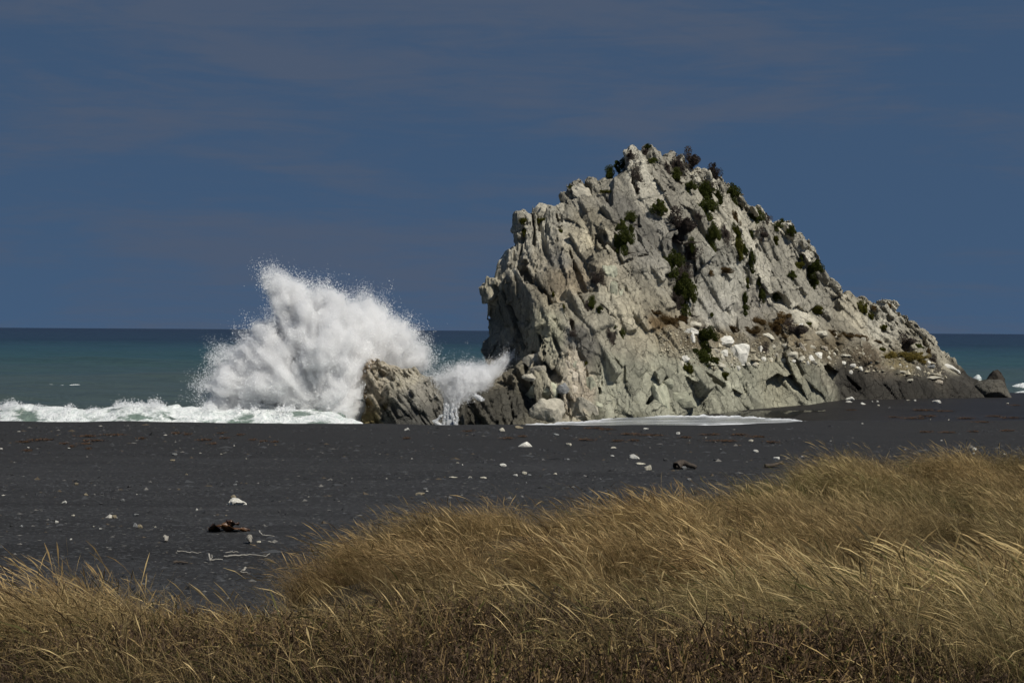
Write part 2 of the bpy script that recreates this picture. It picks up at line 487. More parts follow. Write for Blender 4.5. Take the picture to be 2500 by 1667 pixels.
# ------------------------------------------------------------------ rock builder: solid field -> surface
class Field:
    def __init__(s, lo, hi, h, shear=0.0):
        s.lo = np.array(lo, float); s.h = h; s.k = shear
        s.n = np.ceil((np.array(hi) - s.lo) / h).astype(int) + 1
        s.ax = [s.lo[k] + h * np.arange(s.n[k]) for k in range(3)]
        s.F = np.full(tuple(s.n), 9.0, np.float32)
    def block(s, c, r):
        a = np.clip(np.floor((np.asarray(c) - r - s.lo) / s.h).astype(int), 0, s.n)
        e = np.clip(np.ceil((np.asarray(c) + r - s.lo) / s.h).astype(int) + 1, 0, s.n)
        return tuple(slice(a[k], e[k]) for k in range(3))
    def box(s, c, A, half, cut=False, rnd=0.03):         # A: rows are the three axes
        half = np.asarray(half, float)
        r = np.abs(A).T @ half + 0.35
        sl = s.block((c[0], c[1] - s.k * c[0], c[2]), r + np.array([0, abs(s.k) * r[0], 0]))
        if any(q.stop <= q.start for q in sl): return
        x = s.ax[0][sl[0]] - c[0]; z = s.ax[2][sl[2]] - c[2]
        y = s.ax[1][sl[1]][None, :] + s.k * s.ax[0][sl[0]][:, None] - c[1]
        d = None
        q = []
        for k in range(3):
            u = np.abs(A[k, 0] * x[:, None, None] + A[k, 1] * y[:, :, None] + A[k, 2] * z[None, None, :]) - half[k] + rnd
            q.append(u.astype(np.float32))
        m = np.maximum(np.maximum(q[0], q[1]), q[2])
        o = np.sqrt(np.maximum(q[0], 0) ** 2 + np.maximum(q[1], 0) ** 2 + np.maximum(q[2], 0) ** 2)
        d = np.where(m > 0, o, m) - rnd
        if cut: s.F[sl] = np.maximum(s.F[sl], -d)
        else: s.F[sl] = np.minimum(s.F[sl], d)
    def roughen(s, band, layers, beds=None):
        idx = np.nonzero(np.abs(s.F) < band)
        P = np.stack([s.ax[k][idx[k]] for k in range(3)], 1)
        P[:, 1] += s.k * P[:, 0]
        v = 0
        if beds is not None: v = beds(P)
        for freq, amp, aniso in layers:
            v = v + amp * vnoise(((P @ aniso.T) if aniso is not None else P) * freq + 7.1 * freq)
        s.F[idx] += v.astype(np.float32)
    def mesh(s):
        F = s.F
        F = np.pad(F, 1, constant_values=5.0)
        lo = s.lo - s.h
        S = F < 0
        c = sum(S[a:a + F.shape[0] - 1, bb:bb + F.shape[1] - 1, cc:cc + F.shape[2] - 1].astype(np.uint8) for a in (0, 1) for bb in (0, 1) for cc in (0, 1))
        act = np.nonzero((c > 0) & (c < 8))
        del c
        I = np.stack(act, 1)
        vid = np.full(tuple(d - 1 for d in F.shape), -1, np.int32)
        vid[act] = np.arange(len(I), dtype=np.int32)
        acc = np.zeros((len(I), 3)); cnt = np.zeros(len(I))
        for ax in range(3):
            o1, o2 = [k for k in range(3) if k != ax]
            for a in (0, 1):
                for bb in (0, 1):
                    p = I.copy(); p[:, o1] += a; p[:, o2] += bb
                    q = p.copy(); q[:, ax] += 1
                    fp = F[p[:, 0], p[:, 1], p[:, 2]]; fq = F[q[:, 0], q[:, 1], q[:, 2]]
                    cr_ = (fp < 0) != (fq < 0)
                    t = np.where(cr_, fp / np.where(cr_, fp - fq, 1), 0)
                    pt = p.astype(float); pt[:, ax] += t
                    acc += pt * cr_[:, None]; cnt += cr_
        V = lo + (acc / cnt[:, None]) * s.h
        V[:, 1] += s.k * V[:, 0]
        quads = []
        for ax in range(3):
            o1, o2 = [k for k in range(3) if k != ax]
            sl0 = [slice(1, -1)] * 3; sl1 = [slice(1, -1)] * 3
            sl0[ax] = slice(0, -1); sl1[ax] = slice(1, None)
            A0, A1 = S[tuple(sl0)], S[tuple(sl1)]
            for flip, m in ((False, A0 & ~A1), (True, ~A0 & A1)):
                p = np.stack(np.nonzero(m), 1)
                for k in range(3):
                    if k != ax: p[:, k] += 1
                def g(a, bb):
                    r = p.copy(); r[:, o1] -= a; r[:, o2] -= bb
                    return vid[r[:, 0], r[:, 1], r[:, 2]]
                q = np.stack([g(1, 1), g(0, 1), g(0, 0), g(1, 0)], 1)
                if flip ^ (ax == 1): q = q[:, ::-1]
                quads.append(q)
        Q = np.concatenate(quads)
        Q = Q[(Q >= 0).all(1)]
        lab = np.arange(len(V))                            # keep only the one connected body
        E = np.concatenate([Q[:, [0, 1]], Q[:, [1, 2]], Q[:, [2, 3]]])
        for _ in range(60):
            m = np.minimum(lab[E[:, 0]], lab[E[:, 1]])
            old = lab.copy()
            np.minimum.at(lab, lab[E[:, 0]], m); np.minimum.at(lab, lab[E[:, 1]], m)
            lab = lab[lab]; lab = lab[lab]
            if (lab == old).all(): break
        main = np.bincount(lab).argmax()
        ok = lab == main
        new = np.cumsum(ok) - 1
        return V[ok], new[Q[ok[Q[:, 0]]]]

def poly_sd(px, pz, poly):                                # signed distance, negative inside
    P = np.asarray(poly, float)
    d = np.full(px.shape, 1e9); ins = np.zeros(px.shape, bool)
    for k in range(len(P)):
        a, e = P[k], P[(k + 1) % len(P)]
        ab = e - a
        t = np.clip(((px - a[0]) * ab[0] + (pz - a[1]) * ab[1]) / (ab @ ab + 1e-12), 0, 1)
        d = np.minimum(d, (px - a[0] - t * ab[0]) ** 2 + (pz - a[1] - t * ab[1]) ** 2)
        c = (a[1] > pz) != (e[1] > pz)
        xx = a[0] + (pz - a[1]) * ab[0] / (ab[1] if abs(ab[1]) > 1e-9 else 1e-9)
        ins ^= c & (px < xx)
    d = np.sqrt(d)
    return np.where(ins, -d, d)
class Depth:                                              # smooth depth surface y(x, z) through given points
    def __init__(s, ctrl, c=0.8):
        P = np.array([at(*q) for q in ctrl])
        s.P = P[:, [0, 2]]; s.c = c
        n = len(P)
        A = np.zeros((n + 3, n + 3))
        A[:n, :n] = -np.sqrt(((s.P[:, None] - s.P[None]) ** 2).sum(-1) + c * c) + np.eye(n) * -0.02
        A[:n, n] = 1; A[:n, n + 1:] = s.P
        A[n:, :n] = A[:n, n:].T
        s.w = np.linalg.solve(A, np.concatenate([P[:, 1], np.zeros(3)]))
    def __call__(s, x, z):
        sh = np.shape(x)
        q = np.stack([np.ravel(x), np.ravel(z)], 1)
        K = -np.sqrt(((q[:, None] - s.P[None]) ** 2).sum(-1) + s.c ** 2)
        return (K @ s.w[:-3] + s.w[-3] + q @ s.w[-2:]).reshape(sh)
def axes_from(n, t):
    n = n / np.linalg.norm(n)
    t = t - n * (t @ n); t = t / np.linalg.norm(t)
    return np.array([t, np.cross(n, t), n])
def rot_jit(A, deg, rng):
    v = rng.normal(size=3) * math.radians(deg)
    R = np.array(Matrix.Rotation(np.linalg.norm(v), 3, Vector(v).normalized()))
    return A @ R.T

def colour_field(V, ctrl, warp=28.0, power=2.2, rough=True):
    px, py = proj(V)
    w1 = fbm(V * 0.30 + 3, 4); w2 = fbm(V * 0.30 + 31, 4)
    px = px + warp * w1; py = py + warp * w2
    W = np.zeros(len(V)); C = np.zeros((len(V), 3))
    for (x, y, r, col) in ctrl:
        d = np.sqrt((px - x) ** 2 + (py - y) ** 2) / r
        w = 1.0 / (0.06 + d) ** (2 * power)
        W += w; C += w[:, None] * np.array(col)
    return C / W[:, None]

# ------------------------------------------------------------------ the great rock
SKY_LINE = [(1176, 700), (1185, 677), (1200, 683), (1206, 665), (1214, 640), (1228, 622), (1241, 606), (1252, 604), (1263, 597), (1267, 549), (1269, 537), (1274, 523),
            (1284, 522), (1291, 531), (1296, 522), (1310, 516), (1308, 500), (1317, 494), (1330, 500), (1348, 512), (1357, 514), (1362, 500), (1371, 495), (1386, 505), (1384, 487),
            (1381, 469), (1394, 454), (1407, 441), (1414, 437), (1431, 453), (1440, 444), (1452, 436), (1459, 446), (1473, 440), (1492, 448), (1502, 434), (1527, 420),
            (1535, 398), (1537, 365), (1544, 360), (1553, 366), (1560, 373), (1570, 364), (1582, 358), (1592, 366), (1603, 380), (1619, 387), (1631, 384), (1642, 374), (1648, 386),
            (1660, 386), (1667, 381), (1672, 400), (1690, 408), (1708, 408), (1718, 418), (1729, 415), (1740, 424), (1763, 436), (1772, 446), (1782, 459), (1798, 469), (1816, 486), (1824, 511),
            (1836, 515), (1855, 511), (1863, 523), (1881, 535), (1888, 547), (1904, 543), (1918, 547), (1932, 560), (1947, 575), (1962, 592), (1975, 611), (1989, 641), (2003, 655),
            (2022, 681), (2039, 686), (2048, 706), (2055, 722), (2064, 714), (2070, 712), (2085, 720), (2092, 731), (2106, 726), (2119, 738), (2126, 751), (2141, 750), (2155, 739),
            (2167, 738), (2179, 745), (2191, 765), (2197, 782), (2208, 780), (2214, 793), (2233, 796), (2257, 806), (2269, 821), (2286, 836), (2300, 862), (2313, 864), (2325, 874), (2335, 896),
            (2345, 912), (2358, 920), (2384, 931), (2394, 950), (2398, 990)]
LEFT_LINE = [(1176, 700), (1175, 728), (1179, 752), (1179, 777), (1187, 796), (1186, 815), (1172, 828), (1174, 854), (1184, 871), (1197, 890), (1192, 925), (1178, 948), (1150, 962), (1117, 978), (1112, 1010), (1118, 1050)]
RIDGE_Y = [(1100, 110.5), (1170, 118), (1240, 120), (1310, 121.5), (1410, 123.5), (1540, 125), (1750, 129), (1900, 132), (2040, 135), (2160, 137), (2260, 138), (2400, 137)]
LEFT_Y = [(690, 119.5), (850, 119.5), (895, 118), (930, 115), (950, 112.5), (978, 110.5), (1050, 109.5)]
poly = [at(px, py, interp(px, RIDGE_Y))[[0, 2]] for px, py in SKY_LINE]
poly += [np.array([poly[-1][0], -1.2])]
poly += [np.array([at(1118, 1050, 109.5)[0], -1.2])]
poly += [at(px, py, interp(py, LEFT_Y))[[0, 2]] for px, py in LEFT_LINE[:0:-1]]
CTRL = [(1540, 362, 125), (1410, 440, 123.5), (1310, 500, 121.5), (1241, 606, 120), (1180, 700, 119.8), (1176, 840, 119.6), (1750, 430, 129), (1900, 545, 132), (2040, 690, 135), (2160, 740, 137), (2260, 806, 138), (2335, 900, 137),
        (1500, 500, 121.6), (1500, 600, 119.4), (1560, 700, 118.6), (1450, 700, 117.0), (1450, 800, 115.0), (1400, 900, 113.6), (1400, 1000, 112.8), (1600, 800, 117.6), (1560, 900, 115.4), (1600, 960, 115.0), (1640, 1012, 115.2),
        (1330, 620, 118.6), (1340, 720, 116.4), (1340, 800, 114.6), (1340, 900, 113.4), (1290, 760, 116.2), (1250, 690, 118.2), (1240, 800, 118.2), (1205, 760, 119.5), (1200, 870, 117.6), (1260, 900, 115.0), (1240, 960, 112.4), (1190, 980, 111.2), (1140, 990, 110.2), (1180, 1045, 109.6), (1300, 1030, 111.2), (1120, 1045, 109.4),
        (1650, 500, 123.6), (1680, 600, 122.6), (1650, 700, 121.0), (1700, 770, 121.2), (1800, 600, 126.0), (1800, 760, 124.6), (1900, 680, 129), (1900, 790, 127.4), (2000, 760, 131.5), (2040, 800, 131.4), (2150, 830, 134), (2250, 850, 136),
        (1660, 850, 117.8), (1700, 890, 117.6), (1850, 870, 122.2), (1960, 860, 125.2), (2030, 872, 127.0), (1740, 960, 118.0), (1700, 1008, 117.0), (1850, 930, 121.4), (1850, 996, 120.4), (1960, 930, 124.3), (2042, 930, 126.5), (2044, 980, 126.0),
        (2060, 890, 129.0), (2070, 960, 128.6), (2100, 900, 129.6), (2100, 978, 128.6), (2230, 905, 131.4), (2230, 978, 130.2), (2330, 925, 134.2), (2330, 975, 132.0), (2390, 975, 132.8)]
DEP = Depth(CTRL)
H = 0.10
SHEAR = 0.62
xs = [p[0] for p in poly]; zs = [p[1] for p in poly]
fld = Field((min(xs) - 0.7, 107.6, -0.9), (max(xs) + 0.7, 125.5, max(zs) + 0.5), H, SHEAR)
gx, gz = np.meshgrid(fld.ax[0], fld.ax[2], indexing='ij')
SD = poly_sd(gx, gz, poly).astype(np.float32)
YF = DEP(gx, gz).astype(np.float32)
# the face breaks into flat slabs: each cell of a stretched mosaic gets its own plane
def mosaic(n, seed, stretch, tilt, off, follow, warp):
    g_ = np.random.default_rng(seed)
    q = np.stack([g_.uniform(min(xs), max(xs), n), g_.uniform(-0.5, max(zs), n)], 1)
    cpx = proj(np.stack([q[:, 0], DEP(q[:, 0], q[:, 1]), q[:, 1]], 1))[0]
    th = np.radians(np.interp(cpx, [1180, 1300, 1400, 1500, 1700, 1900, 2200], [84, 82, 72, 66, 60, 54, 52]) + g_.normal(size=n) * 8)
    P2 = np.stack([gx.ravel() * 0.7, gz.ravel() * 0.7, 0 * gx.ravel() + seed], 1)
    wx, wz = warp * fbm(P2, 3).reshape(gx.shape), warp * fbm(P2 + 40, 3).reshape(gx.shape)
    best = np.full(gx.shape, 1e9); own = np.zeros(gx.shape, int)
    for k in range(n):
        dx, dz = gx + wx - q[k, 0], gz + wz - q[k, 1]
        t = dx * math.cos(th[k]) - dz * math.sin(th[k]); u = dx * math.sin(th[k]) + dz * math.cos(th[k])
        d = np.abs(t) / stretch + np.abs(u)
        m = d < best
        best[m] = d[m]; own[m] = k
    e = 0.4
    y0 = DEP(q[:, 0], q[:, 1]); sx_ = (DEP(q[:, 0] + e, q[:, 1]) - y0) / e; sz_ = (DEP(q[:, 0], q[:, 1] + e) - y0) / e
    tx, tz, of = g_.normal(size=n) * tilt, g_.normal(size=n) * tilt, g_.uniform(-off, off, n)
    base_ = (y0 + of)[own] + (sx_ * follow + tx)[own] * (gx - q[own, 0]) + (sz_ * follow + tz)[own] * (gz - q[own, 1])
    return base_, own, of
yb, own_big, _ = mosaic(150, 8, 2.2, 0.17, 0.18, 0.92, 0.22)
ys_, own_small, _ = mosaic(900, 9, 2.0, 0.16, 0.09, 0.92, 0.10)
lim = lambda v, m: np.clip(v, -m, m)
ppx_, ppy_ = proj(np.stack([gx.ravel(), YF.ravel(), gz.ravel()], 1))
ppx_, ppy_ = ppx_.reshape(gx.shape), ppy_.reshape(gx.shape)
wgt = 1 - 0.6 * smooth(2040, 2070, ppx_) * smooth(880, 900, ppy_)
smallw = 0.22 + 0.65 * smooth(1650, 1950, ppx_) * (1 - smooth(840, 880, ppy_)) + 0.15 * (1 - smooth(1230, 1330, ppx_))
YF = (YF + wgt * (lim(yb - YF, 0.75) + smallw * lim(ys_ - YF, 0.3))).astype(np.float32)
SLAB_ID = (own_big, own_small)
ridge = np.interp(gx, [at(p[0], 700, p[1])[0] for p in RIDGE_Y], [p[1] for p in RIDGE_Y]).astype(np.float32)
yy = (fld.ax[1][None, :] + SHEAR * fld.ax[0][:, None])[:, :, None].astype(np.float32)
print('ymin', YF[SD < 0].min(), 'field', fld.n, 'front gap', (YF - SHEAR * gx)[SD < 0].min(), (ridge - SHEAR * gx)[SD < 0].max())
fld.F = (YF[:, None, :] - yy) * np.float32(0.72)
np.maximum(fld.F, SD[:, None, :] + np.float32(0.55) * np.maximum(yy - ridge[:, None, :] - 1.2, 0), out=fld.F)
np.maximum(fld.F, yy - ridge[:, None, :] - 3.5, out=fld.F)

rr = np.random.default_rng(21)
def sd_at(p):
    a = int(np.clip(round((p[0] - fld.lo[0]) / H), 0, SD.shape[0] - 1)); c = int(np.clip(round((p[2] - fld.lo[2]) / H), 0, SD.shape[1] - 1))
    return float(SD[a, c])
DIP = [(1180, 84), (1300, 82), (1400, 72), (1500, 66), (1700, 60), (1900, 54), (2200, 52)]
def face_frame(x, z):
    e = 0.35
    dx = float((DEP(np.array(x + e), np.array(z)) - DEP(np.array(x - e), np.array(z))) / (2 * e))
    dz = float((DEP(np.array(x), np.array(z + e)) - DEP(np.array(x), np.array(z - e))) / (2 * e))
    n = np.array([dx, -1.0, dz]); n /= np.linalg.norm(n)
    return n, float(DEP(np.array(x), np.array(z)))
def photo_of(x, y, z):
    a, c = proj([[x, y, z]])
    return float(a[0]), float(c[0])
def in_ledge(px, py):
    top = np.interp(px, [1560, 1700, 1900, 2100, 2300], [760, 790, 800, 825, 870])
    return px > 1600 and top - 6 < py < np.interp(px, [1600, 1700, 1900, 2050, 2300], [850, 880, 868, 890, 915])
# plates: long blocks lying along the bedding, proud of the face
NPL = 120
cnt = 0
while cnt < NPL:
    px, py = rr.uniform(1120, 2390), rr.uniform(360, 1030)
    Yg = 120.0
    p = at(px, py, Yg)
    y = float(DEP(np.array(p[0]), np.array(p[2])))
    p = at(px, py, y)
    sd = sd_at(p)
    if sd > -0.12: continue
    cnt += 1
    n, y = face_frame(p[0], p[2])
    ledge = in_ledge(px, py)
    if ledge and rr.random() < 0.85: continue
    block = py > 0.0 and (px > 1560 and py > 850)
    dip = math.radians(np.interp(px, [d[0] for d in DIP], [d[1] for d in DIP]) + rr.normal() * 6)
    if 1350 < px < 1650 and py > 780: dip = math.radians(rr.uniform(40, 110))
    t = np.array([math.cos(dip), 0.0, -math.sin(dip)])
    A = axes_from(n, t)
    big = rr.random()
    L = rr.uniform(0.5, 1.5) if big < 0.7 else rr.uniform(1.4, 3.2)
    if px < 1330 and py < 680: W, T = rr.uniform(0.12, 0.35), rr.uniform(0.35, 0.8)
    elif rr.random() < 0.4: W, T = rr.uniform(0.10, 0.30), rr.uniform(0.3, 0.65)
    else: W, T = rr.uniform(0.3, 0.85), rr.uniform(0.22, 0.5)
    if block or (1380 < px < 1650 and py > 860): L *= 0.8; W = max(W, 0.45); T *= 0.8; out = rr.uniform(-0.1, 0.05)
    else: out = rr.uniform(-0.14, 0.16)
    if px > 2046 and py > 890: L *= 0.4; out = -0.2
    L = min(L, 0.35 - sd * 1.1); 
    A = rot_jit(A, 5, rr)
    c = np.array([p[0], y, p[2]]) + n * (out - T * 0.55)
    fld.box(c, A, (L, W, T))
# pinnacles along the skyline
for k in range(len(SKY_LINE) - 2):
    px, py = SKY_LINE[k]
    if px < 1245: continue
    for j in range(2):
        q = at(px + rr.uniform(-6, 6), py + rr.uniform(14, 30), interp(px, RIDGE_Y) + rr.uniform(-0.7, 0.4))
        dip = math.radians(np.interp(px, [d[0] for d in DIP], [d[1] for d in DIP]) + rr.normal() * 8)
        A = rot_jit(np.array([[math.cos(dip), 0, -math.sin(dip)], [math.sin(dip), 0, math.cos(dip)], [0, -1, 0]]), 10, rr)
        fld.box(q, A, (rr.uniform(0.3, 0.55), rr.uniform(0.10, 0.24), rr.uniform(0.2, 0.6)))
# cracks and gullies
for k in range(130):
    px, py = rr.uniform(1130, 2380), rr.uniform(380, 1020)
    p = at(px, py, 120); y = float(DEP(np.array(p[0]), np.array(p[2]))); p = at(px, py, y)
    if sd_at(p) > -0.5: continue
    if in_ledge(px, py): continue
    n, y = face_frame(p[0], p[2])
    dip = np.interp(px, [d[0] for d in DIP], [d[1] for d in DIP]) + rr.normal() * 7
    if rr.random() < 0.25: dip = rr.uniform(-35, 35) if rr.random() < .6 else rr.uniform(90, 135)
    dip = math.radians(dip)
    A = rot_jit(axes_from(n, np.array([math.cos(dip), 0, -math.sin(dip)])), 7, rr)
    s_ = 0.6 if (px > 1560 and py > 850) else 1.0
    fld.box(np.array([p[0], y, p[2]]), A, (rr.uniform(0.5, 2.2) * s_, rr.uniform(0.05, 0.10), rr.uniform(0.25, 0.6) * s_), cut=True)
def crack(pts, w, dep):
    for (a, e) in zip(pts[:-1], pts[1:]):
        P = []
        for q in (a, e):
            p = at(q[0], q[1], 120); y = float(DEP(np.array(p[0]), np.array(p[2]))); P.append(at(q[0], q[1], y))
        m = (P[0] + P[1]) / 2
        n, y = face_frame(m[0], m[2])
        t = P[1] - P[0]; Lh = np.linalg.norm(t) / 2 + 0.1
        fld.box(m, axes_from(n, t / np.linalg.norm(t)), (Lh, w, dep), cut=True)
for pts, w, d in [
    ([(1565, 400), (1640, 452), (1700, 500)], 0.16, 0.8), ([(1270, 640), (1290, 690), (1300, 700)], 0.35, 1.2), ([(1462, 570), (1468, 600), (1500, 620)], 0.3, 1.0),
    ([(1354, 520), (1366, 540)], 0.16, 0.8), ([(1536, 420), (1545, 455), (1556, 480)], 0.14, 0.8), ([(1556, 590), (1590, 640), (1610, 680)], 0.15, 0.8), ([(1540, 560), (1600, 660)], 0.1, 0.6),
    ([(1312, 810), (1316, 850)], 0.16, 0.8), ([(1290, 855), (1345, 910), (1365, 925)], 0.2, 1.0), ([(1397, 780), (1396, 815)], 0.2, 0.9), ([(1456, 890), (1470, 930), (1462, 960)], 0.10, 0.8), ([(1490, 805), (1492, 845)], 0.2, 0.9),
    ([(1925, 715), (1955, 738), (2000, 775)], 0.2, 0.9), ([(1940, 745), (2010, 790), (2045, 820)], 0.15, 0.8), ([(2060, 800), (2100, 820)], 0.18, 0.9), ([(1870, 720), (1925, 770)], 0.12, 0.8),
    ([(1720, 600), (1712, 650), (1700, 700), (1690, 770)], 0.14, 0.9), ([(1640, 560), (1655, 620), (1660, 700), (1668, 780)], 0.55, 0.5), ([(1845, 590), (1835, 650), (1850, 690)], 0.14, 0.7),
    ([(1720, 915), (1765, 945)], 0.2, 0.5), ([(1870, 930), (1868, 985)], 0.12, 0.5), ([(1935, 880), (1955, 915)], 0.12, 0.5), ([(1790, 965), (1830, 1000)], 0.1, 0.4), ([(1250, 900), (1290, 940), (1298, 1000)], 0.16, 0.9),
    ([(1196, 900), (1240, 935), (1262, 1010)], 0.14, 0.9), ([(1330, 965), (1385, 1000), (1400, 1010)], 0.18, 0.9), ([(1575, 990), (1600, 960), (1620, 930)], 0.14, 0.6), ([(1230, 710), (1255, 780), (1270, 850)], 0.25, 0.9), ([(1205, 700), (1225, 780)], 0.18, 0.9)]:
    crack(pts, w, d)
# thin flat slabs showing in the dark bank
for px, py, L in [(2210, 907, 0.5), (2270, 915, 0.75), (2280, 925, 0.5), (2265, 934, 0.4), (2215, 928, 0.4)]:
    pass
ANI = np.array(Matrix.Rotation(math.radians(-30), 3, 'Y')) @ np.diag([1, 1, 1])
ANI = np.diag([1.9, 1.2, 0.6]) @ np.array(Matrix.Rotation(math.radians(-30), 3, 'Y'))
_HT = np.random.default_rng(5).random(65536).astype(np.float32) * 2 - 1
def hsh(a, b, k):
    return _HT[(a * 7919 + b * 104729 + k * 15487) & 65535]
def bedding(P, dip, sizes, x0, depth=0.35):
    th = np.radians(dip)
    w = fbm(P * 0.22 + 4, 2)
    s_ = (P[:, 0] - x0) * np.sin(th) + P[:, 2] * np.cos(th) + depth * P[:, 1] + 0.45 * w
    t_ = (P[:, 0] - x0) * np.cos(th) - P[:, 2] * np.sin(th) + 0.5 * fbm(P * 0.3 + 40, 2) + 0.25 * P[:, 1]
    out = np.zeros(len(P), np.float32)
    for k, (lay, seg, amp) in enumerate(sizes):
        u = s_ / lay + 0.35 * vnoise(P * 0.5 / lay + 11 * k)
        i = np.floor(u).astype(np.int64)
        ln = seg * (0.65 + 0.5 * (hsh(i, 0 * i, k + 40) + 1))
        v = t_ / ln + 7.3 * hsh(i, 0 * i, k + 90)
        j = np.floor(v).astype(np.int64)
        # each block: own depth, own slight tilt, weathered joints
        fu, fv = u - i - 0.5, v - j - 0.5
        h = hsh(i, j, k) + 1.1 * hsh(i, j, k + 17) * fu + 0.8 * hsh(i, j, k + 29) * fv
        joint = np.maximum(smooth(0.43, 0.5, np.abs(fu)), 0.9 * smooth(0.46, 0.5, np.abs(fv)) * (hsh(i, j, k + 61) > 0.1))
        out += amp * h + (0.03 + amp * 0.6) * joint * (hsh(i, 0 * i, k + 55) > -0.2)
    return out
def bed_tone(P, dip, x0, depth=0.35):
    # every bed and block has its own shade of stone
    th = np.radians(dip)
    s_ = (P[:, 0] - x0) * np.sin(th) + P[:, 2] * np.cos(th) + depth * P[:, 1] + 0.45 * fbm(P * 0.22 + 4, 2)
    t_ = (P[:, 0] - x0) * np.cos(th) - P[:, 2] * np.sin(th) + 0.5 * fbm(P * 0.3 + 40, 2) + 0.25 * P[:, 1]
    tone = np.ones(len(P), np.float32)
    for k, (lay, seg, amp) in enumerate([(1.6, 4.4, 0.08), (0.62, 2.0, 0.12)]):
        i = np.floor(s_ / lay + 0.35 * vnoise(P * 0.5 / lay + 11 * k)).astype(np.int64)
        ln = seg * (0.65 + 0.5 * (hsh(i, 0 * i, k + 40) + 1))
        j = np.floor(t_ / ln + 7.3 * hsh(i, 0 * i, k + 90)).astype(np.int64)
        tone *= 1 + amp * hsh(i, j, k + 3)
    return tone[:, None]
def main_beds(P):
    px, py = proj(P)
    dip = np.interp(px, [d[0] for d in DIP], [d[1] for d in DIP])
    a = bedding(P, dip, [(1.6, 4.4, 0.07), (0.62, 2.0, 0.055), (0.26, 0.9, 0.04)], 13.0)
    rg_ = smooth(-0.35, 0.35, fbm(P * 0.35 + 55, 2))
    rib = np.maximum((1 - smooth(1300, 1400, px)) * (1 - smooth(640, 700, py)), 1 - smooth(0, 60, py - np.interp(px, [q[0] for q in SKY_LINE], [q[1] for q in SKY_LINE])))
    a = a * (0.55 + 0.65 * rg_) * (1 + 1.5 * rib * smooth(1200, 1260, px)) + 0.07 * bedding(P, dip - 78.0, [(1.3, 2.0, 1.0)], 13.0, 0.1) * (1 - 0.6 * rg_)
    calm = np.maximum(smooth(1380, 1470, px) * smooth(850, 900, py) * (1 - smooth(2046, 2060, px)) * 0.7, smooth(2040, 2060, px) * smooth(870, 890, py) * 0.75)
    slab = smooth(0.05, 0.5, fbm(P * 0.16 + 70, 2)) * 0.6
    return a * (1 - np.maximum(calm, slab)) - 0.05
fld.roughen(0.62, [(0.45, 0.10, None), (1.5, 0.035, ANI), (4.2, 0.018, None)], main_beds)
V, Q = fld.mesh()
del fld
keep = (V[Q].mean(1)[:, 1] < 143) 
V += 0.015 * np.stack([vnoise(V * 6.0), vnoise(V * 6.0 + 50), vnoise(V * 6.0 + 90)], 1)
rock_me = np_mesh('sea_stack', V, Q, False)
PALE, GREY, LOW, WARM, RECESS, WET, SOIL, EARTH, BANK, CREAM = (0.44, 0.42, 0.35), (0.25, 0.24, 0.21), (0.345, 0.345, 0.27), (0.46, 0.40, 0.31), (0.22, 0.205, 0.16), (0.060, 0.057, 0.047), (0.30, 0.26, 0.18), (0.17, 0.14, 0.09), (0.046, 0.043, 0.037), (0.54, 0.48, 0.38)
